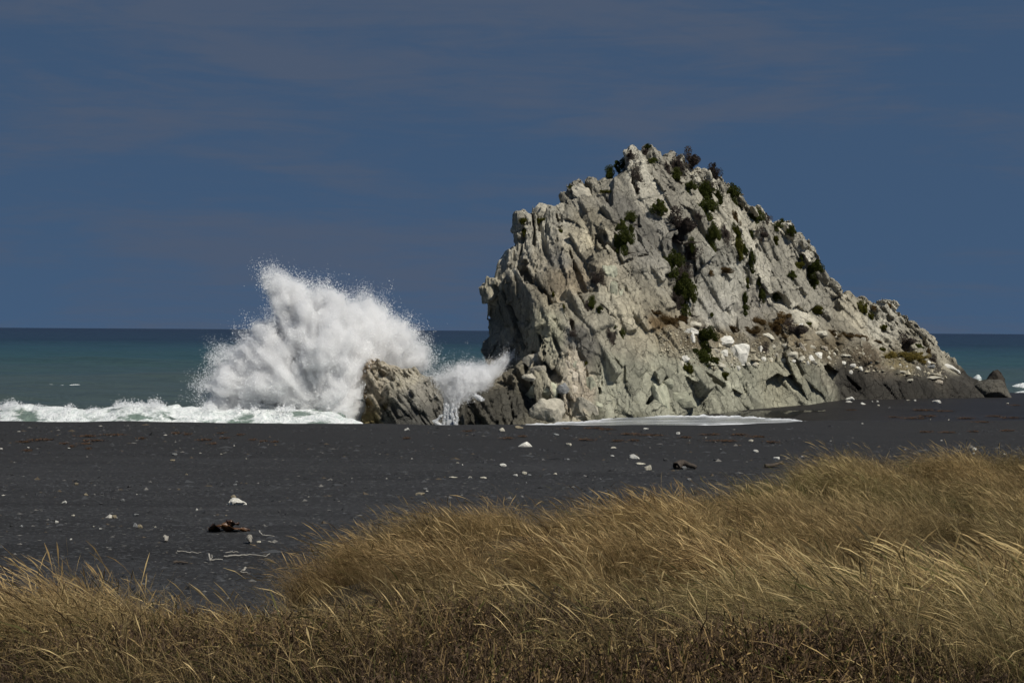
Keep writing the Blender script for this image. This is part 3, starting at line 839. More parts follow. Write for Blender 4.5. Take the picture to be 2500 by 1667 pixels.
RC = [(1310, 520, 60, PALE), (1280, 580, 60, PALE), (1420, 470, 50, (0.36, 0.34, 0.28)), (1540, 420, 50, PALE), (1600, 450, 60, (0.38, 0.36, 0.30)), (1500, 520, 40, GREY), (1580, 560, 55, GREY), (1430, 570, 50, (0.36, 0.33, 0.25)), (1380, 630, 45, GREY), (1400, 680, 60, (0.33, 0.28, 0.20)), (1340, 640, 40, (0.36, 0.33, 0.26)),
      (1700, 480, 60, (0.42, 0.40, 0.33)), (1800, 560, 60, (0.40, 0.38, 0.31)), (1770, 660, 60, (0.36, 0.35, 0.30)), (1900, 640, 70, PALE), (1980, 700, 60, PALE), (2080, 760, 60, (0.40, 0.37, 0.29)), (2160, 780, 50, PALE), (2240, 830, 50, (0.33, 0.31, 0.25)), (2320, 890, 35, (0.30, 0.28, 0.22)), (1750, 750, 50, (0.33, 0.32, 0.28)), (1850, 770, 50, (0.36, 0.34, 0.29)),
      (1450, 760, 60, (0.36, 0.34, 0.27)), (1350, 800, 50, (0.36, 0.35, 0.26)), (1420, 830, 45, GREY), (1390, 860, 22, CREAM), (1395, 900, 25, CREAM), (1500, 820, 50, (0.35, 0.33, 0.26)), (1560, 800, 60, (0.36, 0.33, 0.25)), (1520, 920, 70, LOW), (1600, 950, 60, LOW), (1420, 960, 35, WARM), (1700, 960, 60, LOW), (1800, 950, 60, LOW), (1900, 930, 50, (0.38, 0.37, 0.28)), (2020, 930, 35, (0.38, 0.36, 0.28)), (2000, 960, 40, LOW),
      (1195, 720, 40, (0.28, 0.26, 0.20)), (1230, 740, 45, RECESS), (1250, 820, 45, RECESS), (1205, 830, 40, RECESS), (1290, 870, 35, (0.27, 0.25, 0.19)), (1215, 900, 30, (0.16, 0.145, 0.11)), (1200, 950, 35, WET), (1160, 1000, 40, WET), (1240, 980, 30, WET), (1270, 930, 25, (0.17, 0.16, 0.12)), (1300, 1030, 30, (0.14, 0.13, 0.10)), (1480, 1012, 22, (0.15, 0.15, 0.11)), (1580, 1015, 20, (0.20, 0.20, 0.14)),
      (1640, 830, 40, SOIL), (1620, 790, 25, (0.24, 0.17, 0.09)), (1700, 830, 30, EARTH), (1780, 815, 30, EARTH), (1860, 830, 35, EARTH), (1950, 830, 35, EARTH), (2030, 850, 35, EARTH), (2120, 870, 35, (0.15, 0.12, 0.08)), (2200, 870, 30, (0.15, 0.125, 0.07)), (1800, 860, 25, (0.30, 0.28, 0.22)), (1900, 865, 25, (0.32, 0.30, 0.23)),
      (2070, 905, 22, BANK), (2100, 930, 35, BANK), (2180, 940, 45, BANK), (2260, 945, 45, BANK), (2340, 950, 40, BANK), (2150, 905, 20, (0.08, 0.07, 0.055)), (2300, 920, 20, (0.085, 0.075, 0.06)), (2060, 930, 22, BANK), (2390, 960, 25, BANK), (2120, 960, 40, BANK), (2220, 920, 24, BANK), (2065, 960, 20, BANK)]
pxv = proj(V)[0]
ix = np.clip(np.round((V[:, 0] - min(xs) + 0.7) / H).astype(int), 0, gx.shape[0] - 1); iz = np.clip(np.round((V[:, 2] + 0.9) / H).astype(int), 0, gx.shape[1] - 1)
g_ = np.random.default_rng(77)
slab_tone = (g_.uniform(0.66, 1.2, 150)[own_big[ix, iz]] * g_.uniform(0.86, 1.14, 900)[own_small[ix, iz]])[:, None]
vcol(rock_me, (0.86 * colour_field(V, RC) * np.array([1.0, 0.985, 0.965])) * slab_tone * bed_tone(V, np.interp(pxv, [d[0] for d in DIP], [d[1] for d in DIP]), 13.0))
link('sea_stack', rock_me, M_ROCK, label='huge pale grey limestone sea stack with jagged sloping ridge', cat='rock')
ROCK_BVH = None                                           # filled when things are set down on it

# ------------------------------------------------------------------ the small leaning rock in the splash
ST = [(850, 891), (854, 875), (863, 868), (877, 878), (893, 878), (912, 884), (938, 883), (961, 891), (980, 901), (994, 896), (1017, 906), (1050, 919), (1064, 933), (1080, 957), (1082, 990), (1084, 1015), (1092, 1040), (1095, 1062), (882, 1062), (884, 1040), (893, 983), (880, 943), (858, 912)]
YS = 107.5
poly2 = [at(px, py, YS + 1.0)[[0, 2]] for px, py in ST]
C2 = [(850, 891, 109.2), (863, 870, 109.0), (940, 885, 109.2), (1017, 906, 109.6), (1064, 935, 109.6), (1080, 960, 109.4), (1085, 1040, 108.0), (895, 985, 108.6), (880, 943, 109.0), (930, 930, 107.6), (985, 950, 107.2), (1030, 960, 107.6), (930, 990, 107.0), (1000, 1010, 106.2), (900, 1030, 107.0), (960, 1045, 105.9), (1060, 1050, 106.6)]
D2 = Depth(C2, 0.4)
xs = [p[0] for p in poly2]; zs = [p[1] for p in poly2]
f2 = Field((min(xs) - 0.5, 104.5, min(zs) - 0.4), (max(xs) + 0.5, 113, max(zs) + 0.5), 0.065)
gx, gz = np.meshgrid(f2.ax[0], f2.ax[2], indexing='ij')
SD = poly_sd(gx, gz, poly2); YF = D2(gx, gz)
yy = f2.ax[1][None, :, None]
f2.F = np.maximum(np.maximum((YF[:, None, :] - yy) * 0.75, SD[:, None, :]), np.maximum(SD[:, None, :] + 0.6 * np.maximum(yy - 109.6, 0), yy - 112.0)).astype(np.float32)
for k in range(120):
    px, py = rr.uniform(850, 1085), rr.uniform(872, 1045)
    p = at(px, py, 108); y = float(D2(np.array(p[0]), np.array(p[2]))); p = at(px, py, y)
    sd = float(poly_sd(np.array(p[0]), np.array(p[2]), poly2))
    if sd > -0.06: continue
    dip = math.radians(58 + rr.normal() * 6)
    A = rot_jit(axes_from(np.array([0.1, -1, 0.25]), np.array([math.cos(dip), 0, -math.sin(dip)])), 5, rr)
    low = py > 985
    if low and rr.random() < 0.6: continue
    if rr.random() < 0.5:
        f2.box(np.array([p[0], y, p[2]]), A, (min(rr.uniform(0.3, 1.3), 0.25 - sd), rr.uniform(0.04, 0.14), rr.uniform(0.12, 0.3)))
    else:
        f2.box(np.array([p[0], y, p[2]]), A, (rr.uniform(0.3, 1.2), rr.uniform(0.03, 0.06), rr.uniform(0.12, 0.35)), cut=True)
ANI2 = np.diag([2.2, 1.2, 0.5]) @ np.array(Matrix.Rotation(math.radians(-32), 3, 'Y'))
f2.roughen(0.5, [(0.8, 0.09, None), (2.4, 0.03, ANI2), (5.0, 0.015, None)], lambda P: bedding(P, 58.0, [(0.6, 3.0, 0.07), (0.24, 1.6, 0.065), (0.12, 0.8, 0.04)], -5.0) * (1 - 0.6 * smooth(980, 1000, proj(P)[1])))
V, Q = f2.mesh()
st_me = np_mesh('leaning_rock', V, Q, False)
TN = (0.36, 0.31, 0.225)
vcol(st_me, np.array([0.98, 1.02, 1.10]) * colour_field(V, [(870, 900, 40, (0.32, 0.25, 0.17)), (930, 920, 45, TN), (990, 930, 40, (0.33, 0.29, 0.21)), (1040, 950, 35, (0.25, 0.225, 0.175)), (920, 960, 35, (0.33, 0.28, 0.20)), (1000, 985, 35, (0.23, 0.21, 0.165)), (895, 985, 20, (0.15, 0.10, 0.04)), (905, 1020, 25, (0.11, 0.085, 0.035)), (950, 1015, 35, (0.085, 0.078, 0.062)), (1010, 1035, 40, (0.075, 0.07, 0.058)), (1060, 1010, 30, (0.11, 0.10, 0.08)), (940, 1000, 14, (0.13, 0.095, 0.04))], warp=16))
link('leaning_rock', st_me, M_ROCK, label='small brown rock with slanting layers in the breaking wave', cat='rock')

# ------------------------------------------------------------------ low dark rocks at the right end of the beach
def lump(name, outline, Yd, thick, cols, label, h=0.07, seed=1):
    pl = [at(px, py, Yd)[[0, 2]] for px, py in outline]
    xs = [p[0] for p in pl]; zs = [p[1] for p in pl]
    f = Field((min(xs) - .4, Yd - thick - .5, min(zs) - .3), (max(xs) + .4, Yd + thick + .5, max(zs) + .4), h)
    gx, gz = np.meshgrid(f.ax[0], f.ax[2], indexing='ij')
    S = poly_sd(gx, gz, pl)
    yy = f.ax[1][None, :, None]
    prof = thick * np.sqrt(np.clip(-S, 0, None) / max(0.05, float(-S.min())))
    f.F = np.maximum(S[:, None, :], (np.abs(yy - Yd) - prof[:, None, :]) * 0.6).astype(np.float32)
    f.roughen(0.5, [(0.8 + seed * .05, 0.16, None), (2.1, 0.10, ANI), (4.5, 0.04, None)])
    V, Q = f.mesh()
    me = np_mesh(name, V, Q, False)
    vcol(me, colour_field(V, cols, warp=8))
    return link(name, me, M_ROCK, label=label, cat='rock')
lump('low_rock', [(2372, 938), (2384, 930), (2405, 925), (2425, 924), (2444, 926), (2455, 945), (2464, 965), (2470, 985), (2360, 985)], 135.0, 2.0, [(2400, 950, 40, (0.085, 0.08, 0.066)), (2450, 960, 40, (0.10, 0.092, 0.075))], 'low rounded dark rock at the right end of the beach')
lump('pointed_rock', [(2398, 940), (2406, 926), (2416, 914), (2424, 904), (2433, 905), (2442, 915), (2450, 927), (2456, 945), (2456, 965), (2398, 965)], 141.0, 1.2, [(2425, 930, 40, (0.045, 0.038, 0.03))], 'pointed dark brown rock behind the low rounded rock', seed=3)

# ------------------------------------------------------------------ loose stones
def ico(sub):
    t = (1 + 5 ** 0.5) / 2
    v = [(-1, t, 0), (1, t, 0), (-1, -t, 0), (1, -t, 0), (0, -1, t), (0, 1, t), (0, -1, -t), (0, 1, -t), (t, 0, -1), (t, 0, 1), (-t, 0, -1), (-t, 0, 1)]
    f = [(0, 11, 5), (0, 5, 1), (0, 1, 7), (0, 7, 10), (0, 10, 11), (1, 5, 9), (5, 11, 4), (11, 10, 2), (10, 7, 6), (7, 1, 8), (3, 9, 4), (3, 4, 2), (3, 2, 6), (3, 6, 8), (3, 8, 9), (4, 9, 5), (2, 4, 11), (6, 2, 10), (8, 6, 7), (9, 8, 1)]
    v = [Vector(p).normalized() for p in v]
    for _ in range(sub):
        c = {}; nf = []
        def mid(a, b_):
            k = (min(a, b_), max(a, b_))
            if k not in c:
                c[k] = len(v); v.append(((v[a] + v[b_]) / 2).normalized())
            return c[k]
        for a, b_, d in f:
            x, y, z = mid(a, b_), mid(b_, d), mid(d, a)
            nf += [(a, x, z), (b_, y, x), (d, z, y), (x, y, z)]
        f = nf
    return np.array([tuple(p) for p in v]), np.array(f)
ICO = {k: ico(k) for k in (0, 1, 2, 3)}
def stone_mesh(name, seed, sub=2, planes=12, rough=0.05, slab=1.0):
    g = np.random.default_rng(seed)
    V, F = ICO[sub]
    N = g.normal(size=(planes, 3)); N /= np.linalg.norm(N, axis=1)[:, None]
    D = g.uniform(0.62, 1.0, planes)
    dots = V @ N.T
    r = np.min(np.where(dots > 0.05, D / np.maximum(dots, 0.05), 9), axis=1)
    r = np.minimum(r, 1.25)
    P = V * r[:, None]
    P = P + rough * np.stack([vnoise(P * 3.1 + seed), vnoise(P * 3.1 + seed + 20), vnoise(P * 3.1 + seed + 40)], 1)
    P /= np.abs(P).max(0)
    P[:, 2] = np.where(P[:, 2] < -0.5, -0.5 + (P[:, 2] + 0.5) * 0.2, P[:, 2])
    P[:, 2] = (P[:, 2] - P[:, 2].min()) / (P[:, 2].max() - P[:, 2].min()) * 2 - 1
    return np_mesh(name, P, F, False)
STONES = [stone_mesh('stone', 100 + k, 2, 9 + k % 5) for k in range(9)]
BIGS = [stone_mesh('boulder', 300 + k, 3, 11 + k % 5, 0.10) for k in range(8)]
MATS = dict(w=M_WHITE, c=M_CREAM, g=M_GREY, t=M_TAN, d=M_DARK, n=M_GREEN, p=M_PINK, b=M_BEACHW, o=M_FOOT)
MNAME = dict(w='white', c='cream', g='grey', t='tan', d='dark grey', n='grey-green', p='warm pale', b='white', o='pale')
def with_mat(me, key, cache={}):
    k = (me.name, key)
    if k not in cache:
        m = me.copy(); m.name = me.name.split('.')[0]; m.materials.clear(); m.materials.append(MATS[key]); cache[k] = m
    return cache[k]
ORD = ['closest', 'second closest', 'third closest', 'fourth closest', 'fifth closest', 'sixth closest', 'seventh closest', 'eighth closest', 'ninth closest', 'tenth closest', 'eleventh closest', 'twelfth closest']
def label_all(items, marks, what):
    # items: (px, py, description); label = description + side of the nearest landmark + rank on that side
    key = []
    for px, py, d in items:
        m = min(marks, key=lambda q: (q[0] - px) ** 2 + (3.0 * (q[1] - py)) ** 2)
        dx, dy = px - m[0], py - m[1]
        side = ('right of' if dx > 0 else 'left of') if abs(dx) > 1.6 * abs(dy) else ('below' if dy > 0 else 'above')
        key.append((m[2], side, math.hypot(dx, dy)))
    out = []
    for k, (px, py, d) in enumerate(items):
        same = sorted(q[2] for q in key if q[:2] == key[k][:2])
        r = same.index(key[k][2])
        tail = f', {ORD[min(r, 11)]}' if len(same) > 1 else ''
        out.append(f'{d} {key[k][1]} the {key[k][0]}{tail}')
    return out

def zr(lst, ox, oy, s):                   # place lists were read off enlargements of the photo
    return [((a[0] / s + ox), (a[1] / s + oy), a[2] / s, a[3] / s) + tuple(a[4:]) for a in lst]
BEACH = zr([(222, 65, 40, 20, 'w'), (765, 66, 40, 22, 'c'), (860, 52, 60, 16, 't'), (1590, 62, 40, 14, 'w'), (1780, 87, 30, 16, 'w'), (1078, 95, 35, 12, 'g'), (1152, 152, 46, 17, 'c'), (2198, 130, 35, 14, 'c'), (1405, 170, 36, 10, 'c'), (2225, 188, 35, 14, 'w'), (1400, 217, 30, 8, 'w'),
            (1525, 222, 76, 28, 'w'), (2340, 230, 30, 14, 'w'), (1703, 238, 35, 20, 'd'), (1145, 237, 24, 10, 'g'), (1990, 240, 40, 12, 'd'), (768, 270, 46, 18, 'w'), (510, 256, 20, 10, 'c'), (538, 268, 12, 8, 'w'), (248, 232, 14, 7, 'w'), (1558, 262, 62, 12, 'c'), (1607, 284, 56, 34, 'c'), (1806, 286, 44, 22, 'g'),
            (895, 316, 30, 20, 'c'), (845, 328, 35, 14, 'w'), (925, 327, 30, 10, 'g'), (1073, 320, 22, 12, 'c'), (482, 340, 62, 8, 'c'), (582, 340, 26, 12, 'c'), (660, 342, 40, 12, 'c'), (1330, 350, 16, 10, 'g'), (1838, 352, 30, 16, 'g'), (325, 408, 26, 14, 'g'), (290, 440, 72, 22, 't'), (880, 450, 20, 12, 'g'), (1593, 440, 12, 14, 'c'), (1402, 455, 12, 8, 'w'), (905, 370, 16, 8, 'g'), (1240, 330, 16, 8, 'g'), (2020, 178, 18, 8, 'g')], 900, 1020, 2.352)
BEACH += zr([(1415, 497, 56, 22, 'g'), (1402, 545, 46, 14, 't'), (615, 738, 50, 24, 't'), (1915, 742, 40, 14, 'g'), (1925, 718, 30, 14, 'g'), (525, 885, 50, 28, 'w'), (1898, 838, 56, 26, 't'), (595, 993, 36, 16, 'c'), (458, 1046, 40, 24, 'w'), (418, 1045, 20, 10, 'w'), (927, 1003, 42, 30, 't'), (1100, 990, 66, 20, 'g'),
             (1135, 1082, 50, 34, 't'), (1100, 1072, 44, 40, 'g'), (700, 823, 40, 22, 't'), (1603, 945, 24, 18, 'w'), (815, 1100, 28, 12, 'w'), (762, 1083, 18, 10, 'c'), (577, 1186, 28, 16, 'w'), (2105, 1210, 40, 20, 'c'), (998, 868, 46, 22, 'g'), (918, 858, 36, 18, 'd'), (172, 1078, 30, 18, 'g'), (90, 1077, 36, 18, 'd'), (1265, 1087, 22, 12, 'c'), (80, 655, 80, 24, 'd'),
             (228, 441, 28, 10, 'w'), (558, 447, 34, 8, 'w'), (10, 450, 26, 14, 'w'), (1343, 1020, 28, 10, 'g'), (1745, 995, 22, 10, 'g'), (2180, 745, 50, 12, 'd'), (1050, 755, 40, 26, 'd'), (1520, 658, 26, 12, 't'), (1842, 993, 22, 8, 't'), (1800, 494, 26, 8, 'c'), (2003, 532, 20, 6, 'c'), (2275, 960, 24, 20, 'd'), (820, 900, 38, 14, 'd'), (710, 900, 34, 14, 'd'), (1945, 790, 34, 10, 'd')], 0, 960, 3.336)
BEACH += zr([(322, 1205, 105, 40, 'w'), (300, 1239, 80, 18, 'w'), (438, 1258, 58, 25, 'w'), (587, 1235, 35, 20, 'w'), (535, 1238, 20, 12, 'w'), (598, 1275, 25, 14, 'c'), (1195, 1238, 115, 35, 'w'), (968, 1226, 34, 18, 'w'), (895, 1223, 40, 10, 'c'), (710, 1300, 30, 10, 'g'), (435, 1458, 26, 8, 'w'), (1900, 1255, 30, 10, 'c'), (1305, 1420, 20, 14, 'c'), (1120, 1418, 15, 10, 'c')], 2000, 680, 4.126)
BEACH += zr([(390, 55, 38, 18, 'w'), (528, 102, 56, 20, 'w'), (1817, 43, 34, 22, 'w'), (1715, 18, 16, 14, 'w'), (1810, 70, 28, 12, 'c'), (2008, 75, 18, 12, 'c')], 1700, 1080, 2.671)
SPECIAL = {0: None}
CRUMPLE = zr([(1920, 882, 190, 60, 'w')], 0, 960, 3.336)[0]
TRI = zr([(895, 150, 95, 34, 'w')], 900, 1020, 2.352)[0]
MARKS = [(CRUMPLE[0], CRUMPLE[1], 'large crumpled white stone'), (TRI[0], TRI[1], 'large white triangular stone'), (554, 1288, 'brown kelp heap'), (1666, 1136, 'dark driftwood bough'), (2078, 972, 'white block below the cliff'), (960, 1040, 'brown splash rock'), (600, 1360, 'long bleached driftwood stick'), (235, 1062, 'widest seaweed patch'), (1680, 1040, 'foamy pool'), (2290, 980, 'long white stone by the dark bank')]
def size_word(w):
    return 'tiny' if w < 8 else 'small' if w < 16 else 'medium' if w < 28 else 'larger'
BL = label_all([(s[0], s[1], f'{size_word(s[2])} {MNAME[s[4]]} stone') for s in BEACH], MARKS, 'stone')
def put_stone(px, py, w, h, key, label, name='stone', lib=STONES, group=None, k=0, tall=1.0):
    p = ground_hit(px, py + h * 0.45)
    dist = p[1]
    sx = w / FPX * dist / 2; sz = h / FPX * dist / 2 * 1.12
    me = with_mat(lib[k % len(lib)], key)
    return link(name, me, None, label=label, cat='stone', group=group, loc=(p[0], p[1] + sx * 0.4, p[2] + sz * 0.55), rot=(0, random.uniform(-.12, .12), random.uniform(-0.5, 0.5) + (math.pi if random.random() < .5 else 0)), scale=(sx, max(sx * random.uniform(0.6, 0.9), sz), sz * tall))
for k, s in enumerate(BEACH):
    put_stone(*s[:4], 'b' if s[4] == 'w' else s[4], BL[k], group='stones scattered on the black beach', k=k)
STONE_BIG = [stone_mesh('crumpled_stone', 511, 3, 16, 0.22), stone_mesh('triangular_stone', 77, 3, 7, 0.05)]
put_stone(*CRUMPLE[:4], 'w', 'large crumpled white stone lying on the dark sand', 'crumpled_stone', [STONE_BIG[0]])
o = put_stone(*TRI[:4], 'w', 'large white triangular stone on the middle of the beach', 'triangular_stone', [STONE_BIG[1]])
# a wedge: peak towards its right end
me = o.data; P = np.zeros(len(me.vertices) * 3); me.vertices.foreach_get('co', P); P = P.reshape(-1, 3)
P[:, 2] = np.minimum(P[:, 2], np.where(P[:, 0] < 0.35, (P[:, 0] + 1) / 1.35 * 2 - 0.9, (1 - P[:, 0]) / 0.65 * 1.5 - 0.5)); me.vertices.foreach_set('co', P.ravel())

# gravel and shingle: uncountable small stones
g = np.random.default_rng(33)
N = 26000
yv = 22 + 60 * g.random(N) ** 1.35
xv = g.uniform(-1, 1, N) * (0.30 * yv + 1)
dens = fbm(np.stack([xv * 0.12, yv * 0.3, 0 * xv], 1), 3)
ok = (g.random(N) < 0.5 + 0.6 * dens) & (yv > edge_y(xv, yv) + 3.5) & (yv < crest_y(xv) - 3)
xv, yv = xv[ok], yv[ok]
zv = ground_z(xv, yv)
n = len(xv)
base = np.array([[1, 0, 0], [-1, 0, 0], [0, 1, 0], [0, -1, 0], [0.1, 0.1, 1], [0, 0, -1]], float)
bf = np.array([[0, 2, 4], [2, 1, 4], [1, 3, 4], [3, 0, 4], [2, 0, 5], [1, 2, 5], [3, 1, 5], [0, 3, 5]])
sz = np.exp(g.normal(-3.55, 0.42, n)) * (0.75 + yv / 90)
a = g.uniform(0, 6.28, n)
sc3 = np.stack([sz * g.uniform(0.8, 1.9, n), sz * g.uniform(0.7, 1.3, n), sz * g.uniform(0.25, 0.7, n)], 1)
L = base[None] * (1 + 0.25 * g.normal(size=(n, 6, 3))) * sc3[:, None]
ca, sa = np.cos(a)[:, None], np.sin(a)[:, None]
P = np.stack([L[..., 0] * ca - L[..., 1] * sa + xv[:, None], L[..., 0] * sa + L[..., 1] * ca + yv[:, None], L[..., 2] + zv[:, None]], -1).reshape(-1, 3)
Fq = (bf[None] + 6 * np.arange(n)[:, None, None]).reshape(-1, 3)
gm = np_mesh('gravel', P, Fq, False)
tone = g.random(n)
pal = np.where(tone[:, None] < 0.955, np.array([0.029, 0.0305, 0.033]) * (0.5 + 1.3 * g.random((n, 1))), np.where(tone[:, None] < 0.995, np.array([0.13, 0.125, 0.115]), np.array([0.42, 0.40, 0.35])))
pal = np.where((tone[:, None] > 0.90) & (tone[:, None] < 0.94), np.array([0.075, 0.06, 0.042]), pal)
vcol(gm, np.repeat(pal, 6, 0))
b = MB('shingle'); M_GRAV = b.done(b.pbr(b.attr('tint'), 0.9, None, 0.2))
link('gravel', gm, M_GRAV, kind='stuff', label='dark grey shingle and pebbles strewn over the beach', cat='gravel')

# ------------------------------------------------------------------ stones and boulders on the great rock
bpy.context.view_layer.update()
ROCK_BVH = BVHTree.FromObject(bpy.data.objects['sea_stack'], bpy.context.evaluated_depsgraph_get())
def rock_hit(px, py):
    d = Vector(ray(px, py)).normalized()
    h = ROCK_BVH.ray_cast(Vector((0, 0, HC)), d)
    if h[0] is None:
        q = at(px, py, float(interp(px, RIDGE_Y)))
        return np.array(q), np.array([0, -1, 0.3])
    return np.array(h[0]), np.array(h[1])
LEDGE = zr([(160, 535, 130, 60, 'w'), (165, 600, 60, 80, 'w'), (500, 630, 165, 90, 'w'), (640, 760, 185, 170, 'w'), (690, 685, 110, 40, 'c'), (930, 575, 110, 46, 'c'), (1105, 690, 100, 70, 'c'), (1185, 770, 135, 60, 'c'), (1265, 690, 70, 74, 'p'), (1370, 690, 60, 40, 'c'), (1360, 800, 64, 50, 'w'), (1440, 780, 70, 64, 'w'), (1490, 705, 80, 44, 'p'),
            (855, 725, 54, 80, 'w'), (880, 815, 44, 44, 'w'), (790, 870, 80, 44, 'c'), (625, 900, 64, 34, 'w'), (430, 865, 120, 44, 'c'), (460, 800, 60, 74, 'c'), (490, 750, 70, 54, 'w'), (1180, 830, 54, 30, 'w'), (1325, 850, 44, 30, 'w'), (1690, 850, 60, 30, 'w'), (1780, 880, 54, 36, 'w'), (1860, 908, 54, 36, 'w'), (1765, 945, 46, 36, 'w'), (1270, 810, 64, 54, 'c'),
            (400, 720, 60, 40, 'c'), (730, 860, 46, 30, 'c'), (980, 690, 54, 40, 'c'), (1010, 780, 60, 50, 'c'), (960, 820, 50, 40, 'c'), (1080, 830, 50, 40, 'c'), (100, 810, 70, 60, 'w'), (60, 860, 50, 50, 'c'), (1400, 850, 40, 30, 'c'), (1540, 800, 50, 40, 'c'), (1590, 760, 40, 30, 'c'), (1190, 440, 60, 36, 'c'), (1260, 468, 60, 34, 'w'), (560, 870, 40, 26, 'c'), (180, 460, 120, 50, 'c'), (1890, 610, 60, 40, 'c'), (1600, 570, 60, 70, 'c'), (1450, 560, 150, 50, 'c')], 1650, 680, 4.1255)
LEDGE += zr([(1105, 845, 36, 30, 'w'), (990, 900, 62, 26, 'w'), (1120, 890, 120, 32, 'g'), (880, 888, 30, 22, 'w'), (1150, 1002, 200, 34, 'c'), (1210, 1040, 90, 36, 'p'), (900, 1025, 90, 18, 'c'), (280, 775, 110, 20, 'c'), (520, 842, 30, 16, 'w'), (815, 870, 26, 16, 'w'), (650, 780, 40, 20, 'c'), (440, 760, 40, 24, 'c')], 2000, 680, 4.126)
LM = [(1805, 864, 'biggest white block on the ledge'), (1771, 833, 'flat white boulder on the ledge'), (1690, 812, 'top white boulder of the ledge'), (1716, 870, 'green ledge bushes'), (1936, 866, 'pale slab on the ledge'), (2050, 890, 'dark bank edge'), (1930, 800, 'rusty ledge shrubs'), (2218, 870, 'yellow grass patch'), (2315, 896, 'long slanting white slab')]
LL = label_all([(s[0], s[1], f'{size_word(s[2])} {MNAME[s[4]]} block') for s in LEDGE], LM, 'block')
def put_boulder(px, py, w, h, key, label, k, name='boulder', lib=BIGS, group=None, roll=None, sink=0.05):
    p, nn_ = rock_hit(px, py)
    dist = p[1]
    sx, sz = w / FPX * dist / 2 * (1.3 if name == 'ledge_boulder' else 1.12), h / FPX * dist / 2 * (1.3 if name == 'ledge_boulder' else 1.12)
    sy = max(min(sx, sz) * 0.9, 0.5 * (sx + sz) * 0.75)
    return link(name, with_mat(lib[k % len(lib)], key), None, label=label, cat='boulder', group=group, loc=(p[0], p[1] + sy * sink, p[2]), rot=(random.uniform(-.2, .2), random.uniform(-.25, .25) if roll is None else roll, random.uniform(-0.5, 0.5)), scale=(sx, sy, sz))
LL[2] = 'flat white boulder on the ledge beside the green bushes'
LL[3] = 'biggest white block perched on the edge of the ledge'
LL[0] = 'topmost white boulder of the ledge, left of the bushes'
for k, s in enumerate(LEDGE):
    put_boulder(*s[:4], s[4], LL[k], k, name='ledge_boulder', lib=STONES if s[2] < 16 else BIGS, group='fallen blocks on the ledge')
put_boulder(2318, 897, 58, 13, 'w', 'long slanting white slab at the tail of the great rock', 1, 'white_slab', roll=0.33)
put_boulder(2200, 907, 30, 4.5, 'c', 'thin pale slab sticking out of the dark bank, upper', 2, 'thin_slab', roll=-0.05)
put_boulder(2276, 913, 50, 5, 'c', 'long thin pale slab sticking out of the dark bank', 5, 'thin_slab', roll=0.06)
FOOT = zr([(635, 830, 200, 140, 'c', 'pale leaning boulder at the top of the boulder pile'), (675, 920, 190, 80, 'c', 'flat-topped cream boulder below the leaning boulder'), (645, 1000, 245, 84, 'c', 'wide jutting slab under the flat-topped cream boulder'), (740, 1140, 370, 230, 'n', 'broad grey-green boulder behind the two foot boulders'), (800, 1340, 390, 260, 'c', 'big pale rounded boulder at the water edge'), (1130, 1320, 320, 240, 'c', 'layered pale boulder beside the foamy pool'), (890, 1040, 190, 150, 'p', 'warm cream boulder wedged above the dark hollow'),
           (930, 1110, 120, 110, 'g', 'grey block facing the dark hollow'), (1035, 1120, 150, 140, 'p', 'squarish cream boulder right of the dark hollow'), (975, 880, 64, 120, 'p', 'narrow upright pinkish block under the cream streak'), (1052, 865, 64, 110, 'n', 'narrow upright grey block beside the pinkish block'), (1000, 940, 70, 60, 'p', 'small rounded block between the upright blocks'), (1055, 1010, 130, 170, 'p', 'bundle-like slanted warm slab below the upright blocks'), (1200, 1110, 180, 240, 'n', 'tall pale slab leaning on the cliff foot'), (1270, 1275, 100, 64, 'n', 'small pale boulder left of the undercut cliff'),
           (1430, 110, 115, 170, 'n', 'upper greenish block lodged in the middle gully'), (1505, 165, 70, 120, 'n', 'lower greenish block lodged in the middle gully'), (1890, 1190, 230, 320, 'n', 'large rounded green-grey boulder at the cliff foot'), (2120, 1190, 330, 240, 'n', 'wide lumpy boulder right of the rounded green-grey one'), (1970, 1060, 150, 120, 'n', 'boulder sitting above the two lumpy cliff-foot boulders')], 1150, 680, 4.1255)
FOOT += zr([(1430, 1430, 230, 180, 'n', 'tilted pale slab lodged high in the middle gully'), (1480, 1550, 90, 70, 'n', 'small block just under the tilted pale slab')], 1150, 330, 4.238)
FOOT += zr([(1140, 600, 200, 190, 'c', 'blocky boulder crowning the left shoulder of the ridge'), (735, 790, 170, 170, 'c', 'smooth pointed pale boulder on the left ridge'), (930, 800, 110, 180, 'c', 'upright pale boulder in the notch of the left ridge')], 1150, 330, 4.238)
for k, s in enumerate(FOOT):
    put_boulder(*s[:4], 'o' if s[4] == 'c' else s[4], s[5], k + 3, name='boulder', group='boulders lodged on the great rock', sink=0.55, roll=0.35 if 'tilted' in s[5] or 'slanted' in s[5] else None)
# rubble of the ledge: countless chips
g = np.random.default_rng(61)
pts = []
for _ in range(1500):
    px = 1610 + 700 * g.random() ** 1.4
    top = np.interp(px, [1600, 1700, 1900, 2100, 2330], [790, 800, 815, 835, 890]); bot = np.interp(px, [1600, 1680, 1760, 1850, 1960, 2050, 2330], [850, 890, 905, 890, 885, 905, 925])
    py = top + (bot - top) * g.random() ** 0.7
    p, n_ = rock_hit(px, py)
    if n_[2] > 0.15: pts.append(p)
pts = np.array(pts); n = len(pts)
sz = np.exp(g.normal(-2.9, 0.5, n))
L = base[None] * (1 + 0.35 * g.normal(size=(n, 6, 3))) * (sz[:, None] * g.uniform(0.6, 1.4, (n, 3)))[:, None]
P = (L + pts[:, None]).reshape(-1, 3)
rm = np_mesh('rubble', P, (bf[None] + 6 * np.arange(n)[:, None, None]).reshape(-1, 3), False)
